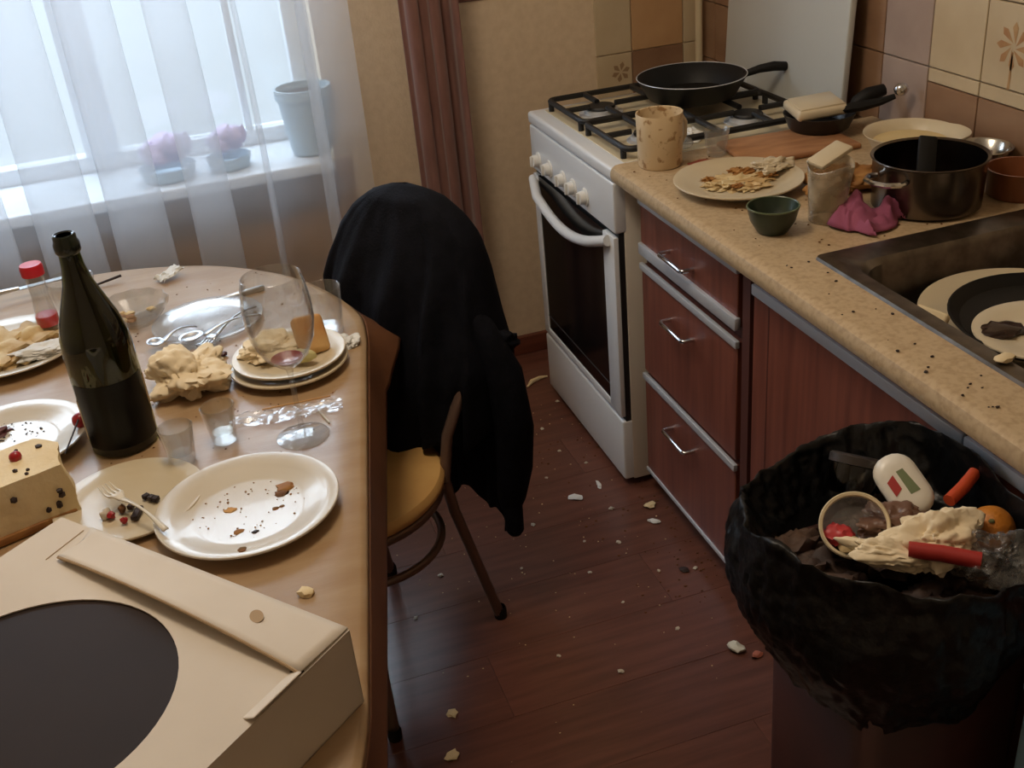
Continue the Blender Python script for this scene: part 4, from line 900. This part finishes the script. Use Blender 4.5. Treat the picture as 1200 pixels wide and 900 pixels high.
# blue container at the frame corner
t = thing('blue_crate', 'pale blue plastic crate beside the bin at the lower right corner', 'crate', (.852, .652, 0))
obj('crate_body', stack([rr(.055, .085, .012, 0), rr(.056, .086, .012, .01), rr(.058, .088, .012, .62)]), bluem, t, 40, solid=.003)
obj('crate_rim', G().tube(rr(.060, .090, .012, .62), .005, 8, closed=True), bluem, t)

# ------------------------------------------------------------------ scraps on the floor
def scrap(name, label, cat, x, y_, r, m, sc=(1, .8, .35), seed=0, group=None):
    o = obj(name, G().blob((0, 0, r*sc[2]*.6), r, 2, .6, 2.2, sc, seed, flat=0.0), m, loc=(x, y_, .0005), rot=(0, 0, seed*.7), smooth=30); return tag(o, label, cat, group)
tag(obj('fruit_peel', G().tube([(-.03, -.02, .004), (-.01, .0, .006), (.02, .012, .006), (.045, .014, .004)], [.003, .007, .006, .003], 8), creamcake, loc=(.845, 2.785, .0)), 'curved pale peel on the floor left of the stove', 'peel')
scrap('eggshell', 'grey-green shell fragment on the floor by the bin', 'shell', .842, 1.516, .019, eggshell, (1, .8, .5), 3)
scrap('peel_scrap', 'pinkish scrap beside the shell fragment by the bin', 'scrap', .872, 1.482, .013, mat('pink brown scrap', (176, 104, 84), .6), (1, .7, .4), 5)
scrap('paper_scrap', 'white torn scrap on the floor in front of the oven', 'scrap', .736, 2.162, .017, paperw, (1.1, .7, .25), 8)
scrap('paper_scrap', 'white oblong scrap at the stove corner', 'scrap', .812, 2.188, .013, paperw, (1.5, .5, .25), 11)
scrap('bread_scrap', 'yellowish bread scrap under the drawers beside the stove', 'scrap', .893, 2.05, .016, creamcake, (1.2, .7, .4), 14)
scrap('bread_scrap', 'white oblong crumb in front of the bottom drawer', 'scrap', .873, 1.985, .013, paperw, (1.3, .6, .4), 17)
scrap('bread_scrap', 'square cream crumb on the floor near the table leg', 'scrap', .248, 1.575, .012, creamcake, (1, .9, .3), 20)
scrap('bread_scrap', 'triangular cream crumb nearest the bottom of the picture', 'scrap', .219, 1.472, .014, creamcake, (1.1, .8, .3), 23)
scrap('dark_scrap', 'dark round scrap in front of the bottom drawer', 'scrap', .858, 1.79, .011, dkbit, (1, .8, .4), 26)
spots = [(.865, 2.643), (.773, 2.518), (.776, 2.387), (.691, 1.984), (.764, 1.946), (.885, 1.786), (.805, 1.812), (.337, 2.004), (.248, 1.882), (.499, 1.643), (.688, 1.745), (.60, 2.10), (.82, 2.30), (.52, 1.95), (.60, 1.55), (.76, 1.62), (.70, 2.28), (.80, 2.08), (.44, 2.12), (.66, 1.87)]
base = None
for k, (x, y_) in enumerate(spots):
    if base is None: base = scrap('floor_crumb', 'small pale crumb lying loose on the red-brown floor', 'crumb', x, y_, .0068, mat('pale crumb', (196, 186, 168), .8), (1, .8, .4), 31, 'pale crumbs on the floor')
    else:
        o = base.copy(); C.objects.link(o); o.location = (x, y_, .0005); o.rotation_euler = (0, 0, k*1.3); s = .6+.5*((k*37) % 10)/10; o.scale = (s, s, s)
bits('floor_dust', 'fine pale crumbs and grit scattered over the floor', 'crumbs', lambda r: (r.uniform(.25, .9), 1.3+1.4*math.sqrt(r.random())), 170, (.0008, .0024), creamcake, 51, .0005)
bits('floor_dirt', 'dirty crumbs gathered along the stove and drawer fronts', 'crumbs', lambda r: (.93-.22*r.random()**2, r.uniform(1.65, 2.45)), 150, (.001, .004), crumbm, 52, .0005)
